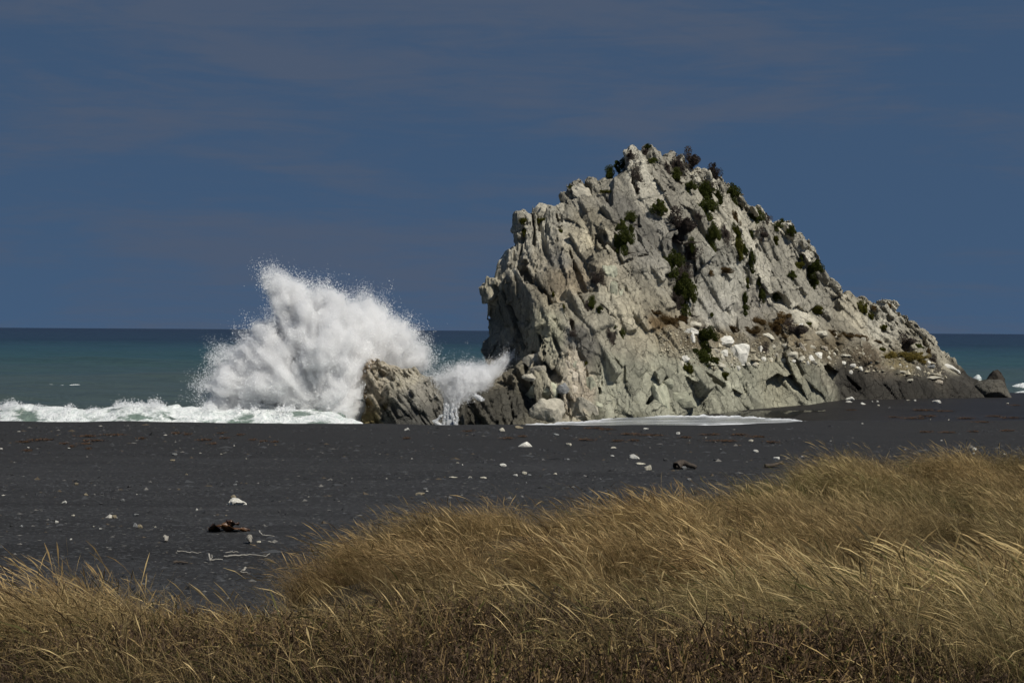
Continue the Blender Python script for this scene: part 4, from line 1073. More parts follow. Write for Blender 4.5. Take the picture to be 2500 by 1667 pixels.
vcol(rm, np.repeat(np.array([0.30, 0.27, 0.20]) * g.uniform(0.3, 1.7, (n, 1)), 6, 0))
link('rubble', rm, M_GRAV, kind='stuff', label='pale rock chips and rubble covering the ledge', cat='rubble')

# ------------------------------------------------------------------ shrubs on the great rock
def bush_mesh(name, seed, twiggy=False, n=4200, lumps=17):
    g = np.random.default_rng(seed)
    C = g.normal(size=(lumps, 3)); C /= np.linalg.norm(C, axis=1)[:, None]; C *= g.uniform(0.15, 0.85, (lumps, 1)); R = g.uniform(0.16, 0.42, lumps)
    k = g.integers(0, lumps, n)
    d = g.normal(size=(n, 3)); d /= np.linalg.norm(d, axis=1)[:, None]
    c = C[k] + d * (R[k] * g.random(n) ** 0.35)[:, None]
    c[:, 2] = np.maximum(c[:, 2], -0.8)
    u = g.normal(size=(n, 3)); u /= np.linalg.norm(u, axis=1)[:, None]
    v = np.cross(u, g.normal(size=(n, 3))); v /= np.linalg.norm(v, axis=1)[:, None]
    if twiggy:
        u = d * 0.8 + 0.6 * u; u /= np.linalg.norm(u, axis=1)[:, None]
        a, w = g.uniform(0.05, 0.12, n), g.uniform(0.016, 0.036, n)
    else:
        a, w = g.uniform(0.05, 0.10, n), g.uniform(0.026, 0.05, n)
    P = np.stack([c - u * a[:, None] * .4 - v * w[:, None], c - u * a[:, None] * .4 + v * w[:, None], c + u * a[:, None] * .6 + v * w[:, None] * .6, c + u * a[:, None] * .6 - v * w[:, None] * .6], 1).reshape(-1, 3)
    return np_mesh(name, P, np.arange(4 * n).reshape(-1, 4), False)
def tube_mesh(name, lines, sides=5):
    V, F = [], []
    for pts, rad in lines:
        pts = np.asarray(pts, float)
        T = np.gradient(pts, axis=0); T /= np.linalg.norm(T, axis=1)[:, None] + 1e-9
        up = np.array([0.13, 0.21, 1.0]) if abs(T[0, 2]) < 0.9 else np.array([1.0, 0.1, 0])
        A = np.cross(T, up); A /= np.linalg.norm(A, axis=1)[:, None]
        B = np.cross(T, A)
        th = np.arange(sides) * 2 * math.pi / sides
        o = len(V)
        for i in range(len(pts)):
            for t in th:
                V.append(pts[i] + rad[i] * (A[i] * math.cos(t) + B[i] * math.sin(t)))
        for i in range(len(pts) - 1):
            for j in range(sides):
                F.append((o + i * sides + j, o + i * sides + (j + 1) % sides, o + (i + 1) * sides + (j + 1) % sides, o + (i + 1) * sides + j))
    return np_mesh(name, np.array(V), np.array(F), True)
BUSH = {}
for key, mt, tw in (('green', M_LEAF, False), ('grey', M_DEAD, True), ('rusty', M_RUST, True), ('moss', M_MOSS, False), ('yellow', M_YELL, True)):
    BUSH[key] = [bush_mesh('foliage', 700 + 10 * len(BUSH) + k, tw) for k in range(3)]
    for m in BUSH[key]: m.materials.append(mt)
g = np.random.default_rng(3)
sl = []
for k in range(7):
    d = g.normal(size=3); d[2] = abs(d[2]); d /= np.linalg.norm(d)
    t = np.linspace(0, 1, 5)[:, None]
    sl.append((np.array([0, 0.25, -0.75]) + d * t * 0.9 + 0.05 * g.normal(size=(5, 3)) * t, np.linspace(0.05, 0.012, 5)))
STEMS = tube_mesh('stem', sl, 4); STEMS.materials.append(M_BARK)
BNAME = dict(green='dark green', grey='grey-brown leafless', rusty='rusty brown', moss='olive mossy', yellow='dry yellow')
BS = zr([(1440, 420, 120, 150, 'green'), (1570, 320, 160, 150, 'green'), (1655, 225, 90, 130, 'grey'), (1730, 430, 110, 190, 'grey'), (1720, 570, 54, 76, 'grey'), (1815, 180, 74, 110, 'grey'), (1832, 122, 74, 50, 'green'), (1880, 265, 90, 60, 'green'), (2150, 320, 140, 190, 'grey'), (2135, 430, 120, 130, 'green'), (2250, 545, 140, 130, 'green'),
         (1960, 745, 150, 150, 'green'), (1660, 865, 150, 110, 'green'), (1570, 1100, 170, 250, 'green'), (1570, 940, 100, 130, 'green'), (1660, 985, 70, 90, 'green'), (2180, 970, 290, 290, 'grey'), (2250, 1200, 200, 150, 'grey'), (2230, 1430, 180, 160, 'grey'), (2080, 1330, 180, 240, 'green'), (2180, 1530, 260, 110, 'green'), (2300, 1180, 90, 180, 'green'),
         (730, 880, 90, 54, 'moss'), (540, 890, 60, 84, 'moss'), (545, 1000, 54, 84, 'moss'), (930, 1000, 44, 64, 'moss'), (1210, 560, 36, 50, 'moss'), (1060, 540, 150, 40, 'moss'), (1400, 585, 120, 34, 'moss'), (2040, 340, 60, 120, 'grey'), (1330, 1470, 120, 130, 'grey')], 1150, 330, 4.238)
BS += zr([(375, 285, 175, 210, 'grey'), (600, 385, 130, 170, 'grey'), (520, 610, 200, 180, 'green'), (515, 770, 190, 210, 'green'), (540, 520, 150, 110, 'grey'), (660, 670, 100, 160, 'green'), (795, 620, 120, 200, 'green'), (450, 840, 90, 60, 'grey'), (870, 740, 60, 130, 'green'), (1030, 870, 130, 190, 'green'), (1160, 860, 70, 100, 'grey'), (1312, 905, 60, 64, 'green'), (1250, 950, 90, 84, 'green'), (1410, 985, 90, 110, 'green'),
          (1240, 1085, 80, 100, 'moss'), (585, 1060, 140, 260, 'green'), (985, 1040, 90, 170, 'green'), (835, 870, 70, 140, 'rusty'), (845, 1010, 70, 200, 'moss'), (740, 1040, 100, 200, 'grey'), (865, 1170, 90, 220, 'moss'), (995, 1300, 60, 220, 'green'), (930, 1180, 50, 120, 'green'), (1505, 1260, 60, 120, 'green'), (1640, 1390, 150, 170, 'green'), (1420, 1445, 90, 90, 'green'), (1480, 1350, 120, 90, 'moss'), (1630, 1530, 80, 84, 'green'), (720, 1390, 190, 64, 'rusty'), (580, 1430, 60, 50, 'rusty'), (1110, 1040, 120, 110, 'grey'), (945, 1520, 50, 130, 'moss'), (1070, 1530, 60, 100, 'green')], 1600, 330, 4.238)
BS += zr([(80, 190, 190, 400, 'green'), (10, 220, 90, 160, 'grey'), (695, 210, 74, 110, 'green'), (695, 310, 64, 100, 'green'), (865, 140, 60, 180, 'green'), (720, 70, 44, 100, 'green'), (1390, 50, 74, 100, 'green'), (1005, 180, 100, 84, 'green'), (365, 370, 44, 44, 'green'), (300, 590, 190, 190, 'green'), (270, 790, 230, 180, 'green'), (400, 820, 90, 70, 'moss'), (130, 920, 90, 130, 'moss'), (490, 975, 74, 90, 'moss'), (1100, 440, 240, 150, 'rusty'), (1200, 540, 260, 180, 'grey'), (850, 440, 160, 100, 'rusty'), (1000, 530, 200, 120, 'rusty'), (760, 540, 200, 90, 'rusty'), (1330, 465, 64, 64, 'moss'), (1580, 560, 130, 70, 'rusty'), (1720, 580, 180, 60, 'rusty'), (1870, 590, 160, 60, 'rusty'), (1420, 310, 150, 90, 'moss'), (20, 420, 150, 80, 'rusty'), (560, 500, 150, 70, 'rusty'), (900, 720, 90, 120, 'grey')], 1650, 680, 4.1255)
BS += zr([(880, 650, 190, 130, 'grey'), (1000, 685, 110, 60, 'green'), (880, 790, 220, 130, 'yellow'), (720, 770, 180, 80, 'yellow'), (1010, 810, 150, 100, 'yellow'), (1105, 740, 70, 60, 'rusty'), (440, 320, 110, 180, 'moss'), (715, 280, 70, 60, 'rusty'), (560, 300, 80, 40, 'rusty'), (520, 390, 60, 90, 'moss'), (650, 490, 60, 70, 'moss'), (1140, 820, 90, 90, 'grey'), (640, 720, 60, 60, 'moss'), (600, 640, 90, 50, 'rusty')], 2000, 680, 4.126)
BS += zr([(1220, 260, 90, 130, 'green'), (1290, 310, 70, 70, 'green'), (1180, 270, 70, 90, 'grey'), (1440, 490, 90, 40, 'green'), (1520, 560, 50, 110, 'green'), (1410, 580, 60, 160, 'grey'), (830, 170, 34, 90, 'moss'), (940, 290, 24, 70, 'moss'), (1025, 440, 44, 80, 'grey'), (1030, 550, 60, 60, 'grey'), (1165, 860, 30, 50, 'moss'), (2000, 430, 210, 130, 'rusty'), (2150, 430, 130, 80, 'rusty'), (1850, 350, 160, 50, 'rusty')], 1150, 680, 4.1255)
SL = [(1560, 365, 'highest summit'), (1535, 430, 'summit gully'), (1512, 560, 'green bush column of the middle face'), (1664, 560, 'big grey-brown bush'), (1722, 500, 'big green patch below the summit'), (1667, 720, 'long green gully bush'), (1840, 540, 'right ridge shoulder'), (1930, 560, 'right ridge tooth'), (1985, 650, 'right ridge notch'), (1830, 700, 'right face cracks'), (1716, 850, 'ledge bushes'), (1920, 800, 'ledge shrubs'), (2215, 860, 'tail grass patch'), (2110, 760, 'tail ridge teeth'), (1310, 560, 'left ridge'), (1450, 745, 'middle gully slab'), (1500, 810, 'lower face crack'), (1640, 785, 'dry slope above the ledge')]
BLB = label_all([(s[0], s[1], f'{BNAME[s[4]]} bush') for s in BS], SL, 'bush')
for k, s in enumerate(BS):
    px, py, w, h, key = s
    p, nn_ = rock_hit(px, py)
    dist = p[1]
    sx, sz = w / FPX * dist / 2 * 1.5, h / FPX * dist / 2 * 1.5
    sy = min(sx, sz) * 0.7
    roll = random.uniform(-.2, .2) + (0.35 if h > 1.5 * w else 0)
    e = link('bush', None, label=BLB[k], cat='bush', group='bushes growing on the great rock', loc=(p[0], p[1] - sy * 0.5, p[2]), rot=(0, -roll * 0.6, random.uniform(-0.6, 0.6)), scale=(sx, sy, sz))
    e.empty_display_size = 0.2
    link('foliage', BUSH[key][k % 3], parent=e)
    link('stem', STEMS, parent=e)

# ------------------------------------------------------------------ seaweed, kelp and driftwood
def weed_mesh(seed, n=70):
    g = np.random.default_rng(seed); V, F = [], []
    for k in range(n):
        c = np.array([g.normal() * 0.38, g.normal() * 0.34, 0.1 + abs(g.normal()) * 0.25])
        a = g.uniform(0, 6.28); d = np.array([math.cos(a), math.sin(a), g.normal() * 0.15]); L = g.uniform(0.15, 0.5); w = g.uniform(0.015, 0.05)
        s_ = np.cross(d, [0, 0, 1]); s_ /= np.linalg.norm(s_)
        o = len(V)
        for i in range(5):
            t = i / 4 - 0.5
            q = c + d * L * t + s_ * 0.12 * math.sin(t * 5 + k) + np.array([0, 0, 0.14 * math.cos(t * 4 + k)])
            ww = w * (1 - abs(t))
            V += [q - s_ * ww - np.array([0, 0, ww * .6]), q + s_ * ww + np.array([0, 0, ww * .6])]
        for i in range(4): F.append((o + 2 * i, o + 2 * i + 1, o + 2 * i + 3, o + 2 * i + 2))
    V = np.array(V); V[:, 2] = np.maximum(V[:, 2], -0.15)
    m = np_mesh('seaweed', V, np.array(F), False); m.materials.append(M_KELP)
    return m
WEED = [weed_mesh(40 + k) for k in range(5)]
SW_ = zr([(340, 378, 180, 22), (205, 396, 130, 18), (525, 410, 75, 16), (715, 345, 170, 32), (930, 335, 220, 32), (770, 380, 170, 40), (700, 412, 90, 18), (222, 467, 80, 18), (1440, 325, 100, 22), (1530, 335, 80, 14), (1665, 378, 120, 24), (1805, 325, 70, 20), (1835, 367, 90, 16), (1155, 370, 70, 14), (2060, 380, 60, 16), (2150, 392, 70, 14), (1735, 412, 60, 16), (720, 452, 55, 14), (590, 436, 60, 12), (1960, 340, 80, 12), (2240, 398, 60, 12)], 0, 960, 3.336)
SW_ += zr([(575, 75, 80, 16), (220, 117, 54, 14), (800, 116, 80, 18), (885, 106, 60, 14), (1300, 55, 120, 24), (1500, 90, 140, 26), (1620, 98, 170, 18), (1250, 126, 120, 14), (1430, 133, 80, 12), (1525, 130, 60, 14), (1970, 95, 130, 16), (2130, 95, 110, 18), (2230, 108, 120, 14), (2030, 132, 200, 14), (1370, 66, 90, 14), (1130, 62, 60, 12), (1820, 112, 80, 14), (2320, 140, 90, 12)], 900, 1020, 2.352)
SW_ += zr([(1050, 1320, 260, 40), (960, 1400, 220, 50), (1100, 1380, 220, 50), (1480, 1400, 200, 44), (1640, 1440, 200, 40), (1760, 1380, 180, 40), (1930, 1395, 200, 50), (1250, 1330, 220, 36), (320, 1320, 120, 30), (760, 1390, 160, 30), (1080, 1545, 180, 20), (1300, 1550, 160, 20), (1560, 1540, 120, 22), (1900, 1530, 180, 26), (1980, 1275, 120, 20)], 2000, 680, 4.126)
SWL = label_all([(s[0], s[1], 'brown dried seaweed patch') for s in SW_], [(215, 1058, 'left end of the beach'), (280, 1060, 'widest seaweed patch'), (500, 1072, 'foam wave'), (640, 1072, 'splash'), (960, 1044, 'brown splash rock'), (1240, 1066, 'pale stone at the beach crest'), (1320, 1044, 'dark wet spur'), (1450, 1046, 'near pool edge'), (1600, 1062, 'foamy pool'), (1800, 1060, 'pool tip'), (1990, 1040, 'wet sand'), (2080, 990, 'white block below the cliff'), (2250, 1008, 'dark bank'), (2380, 1020, 'low rounded dark rock'), (2470, 1050, 'right end of the beach')], 'seaweed')
for k, s in enumerate(SW_):
    p = ground_hit(s[0], s[1] + s[3] * 0.3)
    sx = s[2] / FPX * p[1] / 2 * 1.25
    h = max(0.10, s[3] / FPX * p[1] * 0.55)
    link('seaweed', WEED[k % 5], label=SWL[k], cat='seaweed', group='dried seaweed along the tideline', loc=(p[0], p[1], p[2] + h * 0.12), rot=(0, 0, random.uniform(-.12, .12) + (math.pi if k % 2 else 0)), scale=(sx, max(sx * 0.55, 0.5), h))

# kelp heap
kp = ground_hit(551, 1298); ks = kp[1] / FPX
kroot = link('kelp', None, label='glossy brown kelp heap with curled strap and dark ends', cat='kelp', loc=tuple(kp))
def ribbon(name, pts, widths, mat, parent, thick=0.012, tilt=0.5):
    pts = np.asarray(pts, float)
    t = np.linspace(0, 1, 22); tt = np.linspace(0, 1, len(pts))
    Pp = np.stack([np.interp(t, tt, pts[:, k]) for k in range(3)], 1)
    for _ in range(3): Pp[1:-1] = (Pp[:-2] + 2 * Pp[1:-1] + Pp[2:]) / 4
    ww = np.interp(t, tt, widths)
    V, F = [], []
    for i in range(22):
        a = tilt + 0.6 * math.sin(i * 0.7)
        w = ww[i] * np.array([0.1 * math.sin(i), -math.cos(a), math.sin(a)])
        nn2 = thick * np.array([0, math.sin(a), math.cos(a)])
        V += [Pp[i] - w - nn2, Pp[i] - w * 0.2 + nn2 * 2.5, Pp[i] + w + nn2, Pp[i] + w * 0.2 - nn2]
    for i in range(21):
        for j in range(4):
            F.append((4 * i + j, 4 * i + (j + 1) % 4, 4 * i + 4 + (j + 1) % 4, 4 * i + 4 + j))
    me = np_mesh(name, V, F, True); me.materials.append(mat)
    return link(name, me, parent=parent)
S_ = ks
ribbon('strap', [(-40 * S_, 0, 0.06), (-25 * S_, -.1, 14 * S_), (-8 * S_, -.1, 16 * S_), (10 * S_, -.1, 8 * S_), (35 * S_, -.05, 7 * S_), (52 * S_, 0, 3 * S_)], [0.03, 0.10, 0.12, 0.10, 0.09, 0.02], flat_mat('amber_kelp', (0.075, 0.034, 0.012), 0.35), kroot)
ribbon('frond', [(-44 * S_, .1, 0.02), (-20 * S_, .1, 8 * S_), (0, .15, 7 * S_), (24 * S_, .1, 6 * S_), (58 * S_, .1, 0.02)], [0.06, 0.16, 0.16, 0.12, 0.02], M_KELP2, kroot)
ribbon('frond', [(-6 * S_, .25, 10 * S_), (-2 * S_, .25, 24 * S_), (8 * S_, .3, 18 * S_), (20 * S_, .3, 14 * S_), (28 * S_, .3, 17 * S_)], [0.05, 0.07, 0.07, 0.06, 0.02], M_KELP2, kroot)
ribbon('frond', [(-42 * S_, .05, 0.02), (-34 * S_, 0, 12 * S_), (-28 * S_, .05, 8 * S_), (-22 * S_, 0, 0.02)], [0.04, 0.09, 0.08, 0.03], flat_mat('black_kelp', (0.02, 0.016, 0.012), 0.3), kroot)

def stick(name, pix, r, mat, label, twigs=(), lift=0.03, cat='driftwood'):
    q0 = ground_hit(pix[0][0], max(p[1] for p in pix))
    D = q0[1]; f = D / FPX
    by = max(p[1] for p in pix)
    cx = pix[0][0]
    def loc(p): return np.array([(p[0] - cx) * f, (by - p[1]) * f * 1.4, lift + (by - p[1]) * f * 0.75])
    def dens(P):
        t = np.linspace(0, 1, len(P)); u = np.linspace(0, 1, max(6, 3 * len(P)))
        Q_ = np.stack([np.interp(u, t, P[:, k]) for k in range(3)], 1)
        return Q_ + 0.006 * np.random.default_rng(len(label)).normal(size=Q_.shape)
    root = link(name, None, label=label, cat=cat, loc=tuple(q0))
    P = dens(np.array([loc(p) for p in pix]))
    m = tube_mesh('stem', [(P, np.linspace(r, r * 0.45, len(P)))], 6); m.materials.append(mat)
    link('stem', m, parent=root)
    for tw in twigs:
        P = dens(np.array([loc(p) for p in tw]))
        m = tube_mesh('twig', [(P, np.linspace(r * 0.6, r * 0.25, len(P)))], 5); m.materials.append(mat)
        link('twig', m, parent=root)
def z7(*pts): return [(a / 3.336, 960 + c / 3.336) for a, c in pts]
stick('driftwood_stick', z7((1825, 1342), (1900, 1333), (1980, 1331), (2050, 1326), (2100, 1334), (2160, 1338), (2190, 1316)), 0.019, M_DRIFT, 'long bleached driftwood stick beside the grass')
stick('driftwood_branch', z7((1690, 1318), (1698, 1350), (1712, 1372), (1760, 1364), (1815, 1366)), 0.020, M_DRIFT, 'forked white driftwood branch left of the long stick', [z7((1712, 1372), (1722, 1345), (1712, 1322)), z7((1700, 1350), (1712, 1378))])
stick('driftwood_stick', z7((1440, 1296), (1490, 1298), (1540, 1306), (1590, 1309), (1645, 1311)), 0.014, M_DRIFT, 'thin pale driftwood stick left of the forked branch')
stick('driftwood_stick', z7((1840, 1307), (1890, 1306), (1940, 1305)), 0.014, M_DRIFT, 'short straight white stick above the long stick')
stick('driftwood_stick', z7((2098, 1130), (2125, 1160), (2170, 1170), (2235, 1174)), 0.016, M_DRIFT, 'bent grey stick right of the kelp heap')
stick('driftwood_stick', z7((1990, 1430), (1975, 1458), (1955, 1468), (2020, 1478)), 0.022, M_DRIFT, 'small crooked stick near the grass edge')
stick('driftwood_stick', z7((2188, 1222), (2235, 1228)), 0.016, M_DRIFT, 'tiny pale stick below the bent grey stick')
stick('driftwood_knot', z7((2012, 1180), (2030, 1174), (2022, 1195), (2040, 1215), (2030, 1228)), 0.055, stone_material('grey_wood', (0.30, 0.28, 0.24)), 'curled grey driftwood knot below the kelp heap')
stick('driftwood_knot', z7((1330, 1178), (1345, 1190), (1350, 1212), (1362, 1175)), 0.045, M_DRIFT, 'white driftwood knot behind a grass seed head')
stick('dark_stick', z7((1415, 1393), (1460, 1386), (1530, 1391)), 0.03, M_BARK, 'dark stick lying behind the grass')
def z8(*pts): return [(900 + a / 2.352, 1020 + c / 2.352) for a, c in pts]
stick('driftwood_bough', z8((1768, 292), (1790, 270), (1815, 266), (1850, 284), (1880, 296)), 0.14, M_BARK, 'dark driftwood bough arched over a grey stone', [z8((1790, 272), (1780, 258)), z8((1768, 290), (1800, 296))], lift=0.06)
stick('dark_branch', [(1868, 1142), (1890, 1139), (1910, 1131), (1916, 1133)], 0.07, M_BARK, 'dark forked branch lying above the tall grass', [[(1880, 1141), (1900, 1138)]], lift=0.05)

# ------------------------------------------------------------------ breaking wave
CREST = [(-160, 992), (-60, 997), (0, 995), (30, 990), (62, 987), (80, 988), (104, 993), (140, 994), (185, 997), (232, 999), (268, 994), (327, 987), (351, 987), (387, 990), (417, 991), (431, 997), (476, 996), (506, 994), (536, 1000), (600, 1000), (690, 1000), (800, 1006), (860, 1020), (900, 1048)]
nx, ns = 620, 64
pxs = np.linspace(-160, 900, nx)
YC = 103.0
cz = np.array([at(p, interp(p, CREST), YC)[2] for p in pxs]); cx = np.array([at(p, 1000, YC)[0] for p in pxs])
s = np.linspace(0, 1, ns)
prof_y = np.interp(s, [0, 0.12, 0.3, 0.45, 0.55, 0.62, 0.70, 0.85, 1], [-9, -6, -3.2, -1.5, -0.75, -0.1, 0.6, 2.5, 7.0])
prof_z = np.interp(s, [0, 0.12, 0.3, 0.45, 0.55, 0.62, 0.70, 0.85, 1], [-0.05, 0.16, 0.30, 0.52, 0.85, 1.0, 0.93, 0.42, -0.15])
X = np.repeat(cx[:, None], ns, 1); Y = YC + prof_y[None] + 0.8 * np.sin(cx * 0.35)[:, None] * (s < .8); Z = prof_z[None] * cz[:, None]
P = np.stack([X, Y, Z], -1).reshape(-1, 3)
d1 = fbm(P * np.array([0.45, 0.9, 1.2]) + 3, 4); d2 = fbm(P * 1.7 + 8, 3)
amp = (np.repeat(smooth(0.05, 0.3, s)[None] * (1 - smooth(0.7, 0.95, s)[None]), nx, 0)).ravel()
P[:, 1] += 0.5 * d1 * amp; P[:, 2] += (0.20 * d1 + 0.10 * d2) * amp * (1 - 0.6 * np.exp(-((np.tile(s, nx) - 0.62) / 0.06) ** 2)); P[:, 0] += 0.25 * d2 * amp
ii = (np.arange(nx - 1)[:, None] * ns + np.arange(ns - 1)[None]).ravel()
wm = np_mesh('breaking_wave', P, np.stack([ii, ii + ns, ii + ns + 1, ii + 1], 1), True)
st = np.tile(s, nx); pxr = np.repeat(pxs, ns)
foam = 0.40 + 0.60 * fbm(P * np.array([0.7, 0.6, 2.2]) + 20, 4) + 0.35 * np.exp(-((st - 0.60) / 0.07) ** 2) + 0.25 * (1 - smooth(0.2, 0.45, st)) + 0.16 * smooth(420, 560, pxr) - 0.9 * smooth(0.74, 0.86, st)
vflt(wm, foam, 'foam')
b = MB('white_water')
ff = b.rng(b.math('ADD', b.attr('foam', out='Fac'), b.math('MULTIPLY', b.math('SUBTRACT', b.noise(2.2, 7, 0.7, 0.6, stretch=(0.6, 1, 1.4)), 0.5), 1.5)), 0.25, 0.62)
wn_ = b.bump(b.noise(3.0, 6, 0.65, 0.3), 0.6, 0.12)
fb = b.bump(b.noise(1.6, 7, 0.7, 0.5), 0.9, 0.35)
fb = b.bump(b.noise(6.0, 5, 0.7, 0.3), 0.6, 0.06, fb)
fd = b.n('ShaderNodeBsdfDiffuse'); b.l(b.mix(b.rng(b.noise(2.6, 6, 0.7, 0.8), 0.35, 0.6), (0.62, 0.68, 0.66), (0.82, 0.84, 0.84)), fd.inputs[0]); b.l(fb, fd.inputs['Normal'])
foam_s = fd.outputs[0]
wat = b.pbr((0.14, 0.185, 0.16), 0.2, wn_, 0.4, 1.33)
mx = b.n('ShaderNodeMixShader'); b.l(ff, mx.inputs[0]); b.l(wat, mx.inputs[1]); b.l(foam_s, mx.inputs[2])
M_WAVE = b.done(mx.outputs[0])
link('breaking_wave', wm, M_WAVE, label='white foaming wave breaking along the left shore', cat='wave')

# small far foam crests
def crest_line(pix, Yd, h, w, label, foam_bias=0.7):
    px = np.linspace(pix[0][0], pix[-1][0], 160)
    py = interp(px, pix)
    th = np.linspace(0, 1, 9)
    V = []
    for i in range(160):
        c = at(px[i], py[i], Yd); k = math.sin(math.pi * i / 159) ** 0.5
        for t in th:
            hh = max(h, c[2] + 0.25)
            V.append((c[0], c[1] + (t - 0.4) * w, max(c[2], 0.05) - hh * (1 - k) - hh * (abs(t - 0.4) / 0.6) ** 1.3 + 0.03))
    V = np.array(V); V += 0.08 * np.stack([vnoise(V * 2), vnoise(V * 2 + 9), vnoise(V * 2 + 30)], 1)
    ii = (np.arange(159)[:, None] * 9 + np.arange(8)[None]).ravel()
    m = np_mesh('foam_crest', V, np.stack([ii, ii + 9, ii + 10, ii + 1], 1), True)
    vflt(m, foam_bias * np.repeat(np.sin(np.linspace(0, math.pi, 160)) ** 0.5, 9) - 0.5 * np.tile(np.abs(th - 0.35), 160) + 0.3 * fbm(V * np.array([0.5, 1, 1]), 3), 'foam')
    link('foam_crest', m, M_WAVE, label=label, cat='wave', group='foam crests on the open sea')
crest_line([(60, 940), (90, 939), (125, 936), (160, 940), (188, 937), (205, 941), (235, 940), (260, 950), (300, 955)], 170.0, 0.5, 3.0, 'thin foam crest offshore on the left', 0.62)
crest_line([(320, 957), (375, 956), (430, 959), (490, 960)], 165.0, 0.4, 2.0, 'faint foam flecks between the offshore crest and the splash', 0.45)
crest_line([(2365, 918), (2385, 915), (2405, 920)], 190.0, 0.5, 5.0, 'small foam patch behind the dark bank', 0.6)
crest_line([(2440, 936), (2462, 933), (2490, 933), (2530, 931), (2600, 934)], 176.0, 0.8, 6.0, 'white breaker at the right edge of the sea, farther', 0.85)
crest_line([(2440, 952), (2470, 950), (2500, 952), (2540, 949), (2620, 951)], 158.0, 0.8, 7.0, 'white breaker at the right edge of the sea, nearer', 0.95)
crest_line([(2355, 936), (2370, 933), (2390, 936)], 150.0, 0.5, 3.0, 'foam showing between the dark bank and the low rock', 0.8)

# ------------------------------------------------------------------ foamy pool and wet film
def sheet(name, far, near, zlev, foam_edge, mat, label, n=240, m=22, thick=0.04, ground=False):
    lo = max(far[0][0], near[0][0]); hi = min(far[-1][0], near[-1][0])
    px = np.linspace(lo, hi, n)
    V, E_ = [], []
    for i, p in enumerate(px):
        a, c = float(interp(p, far)), float(interp(p, near))
        ja = 2.0 * vnoise(np.array([[p * 0.06, 1.3, 2.0]]))[0] + 1.2 * vnoise(np.array([[p * 0.2, 4.3, 2.0]]))[0]
        for j in range(m):
            t = j / (m - 1)
            py = a + ja * (1 - t) + (c - a) * t
            if ground:
                V.append(ground_hit(p, py)); E_.append(9.0); continue
            d = ray(p, py); k = (float(interp(p, zlev)) - HC) / d[2]
            V.append(np.array([0, 0, HC]) + d * k); E_.append(min(t * (c - a), (1 - t) * (c - a), 0.35 * (hi - p), 0.35 * (p - lo) + 3))
    V = np.array(V); E_ = np.array(E_)
    g_ = ground_z(V[:, 0], V[:, 1])
    V[:, 2] = np.maximum(V[:, 2], g_ + 0.015) + thick * smooth(0, 1.5, E_) * np.exp(-((E_ - 2) / 2.0) ** 2) * (1 + vnoise(V * 3))
    ii = (np.arange(n - 1)[:, None] * m + np.arange(m - 1)[None]).ravel()
    me = np_mesh(name, V, np.stack([ii, ii + m, ii + m + 1, ii + 1][::-1], 1), True)
    vflt(me, np.exp(-E_ / foam_edge), 'edge')
    return link(name, me, mat, kind='structure', label=label, cat='water')
b = MB('pool_foam')
e_ = b.attr('edge', out='Fac')
streak = b.noise(0.9, 7, 0.65, 0.6, stretch=(0.35, 1, 1))
fm = b.rng(b.math('ADD', b.math('MULTIPLY', e_, 1.1), b.math('MULTIPLY', streak, 1.5)), 0.62, 1.25)
colp = b.mix(fm, (0.17, 0.185, 0.20), (0.68, 0.70, 0.72))
M_POOL = b.done(b.pbr(colp, b.rng(fm, 0, 1, 0.25, 0.8), b.bump(b.noise(2.5, 5, 0.6, stretch=(0.5, 1, 1)), 0.5, 0.08), 0.4, 1.33))
sheet('pool', [(1200, 1046), (1240, 1041), (1276, 1036), (1402, 1029), (1448, 1026), (1499, 1018), (1562, 1012), (1623, 1014), (1735, 1014.5), (1832, 1016), (1868, 1020), (1936, 1022), (1977, 1031)],
      [(1200, 1062), (1500, 1060), (1650, 1046), (1723, 1041), (1832, 1038), (1936, 1038), (1977, 1032)], [(1200, 0.14), (1400, 0.36), (1640, 0.58), (1977, 0.66)], 2.2, M_POOL, 'grey foamy water washing round the rock foot')
b = MB('wet_film')
M_FILM = b.done(b.pbr((0.03, 0.03, 0.028), 0.06, b.bump(b.noise(1.2, 4, 0.5, stretch=(0.3, 1, 1)), 0.12, 0.03), 0.6, 1.33))
sheet('wet_sand_film', [(1755, 1010), (1790, 1005), (1870, 1003), (1953, 1002), (2015, 1002)], [(1755, 1012), (1800, 1018), (1880, 1021), (1938, 1018), (1960, 1007), (2015, 1005)], [(1700, 0.70), (2100, 0.92)], 0.01, M_FILM, 'thin film of water mirroring the pale rock', 70, 6, thick=0.0, ground=True)

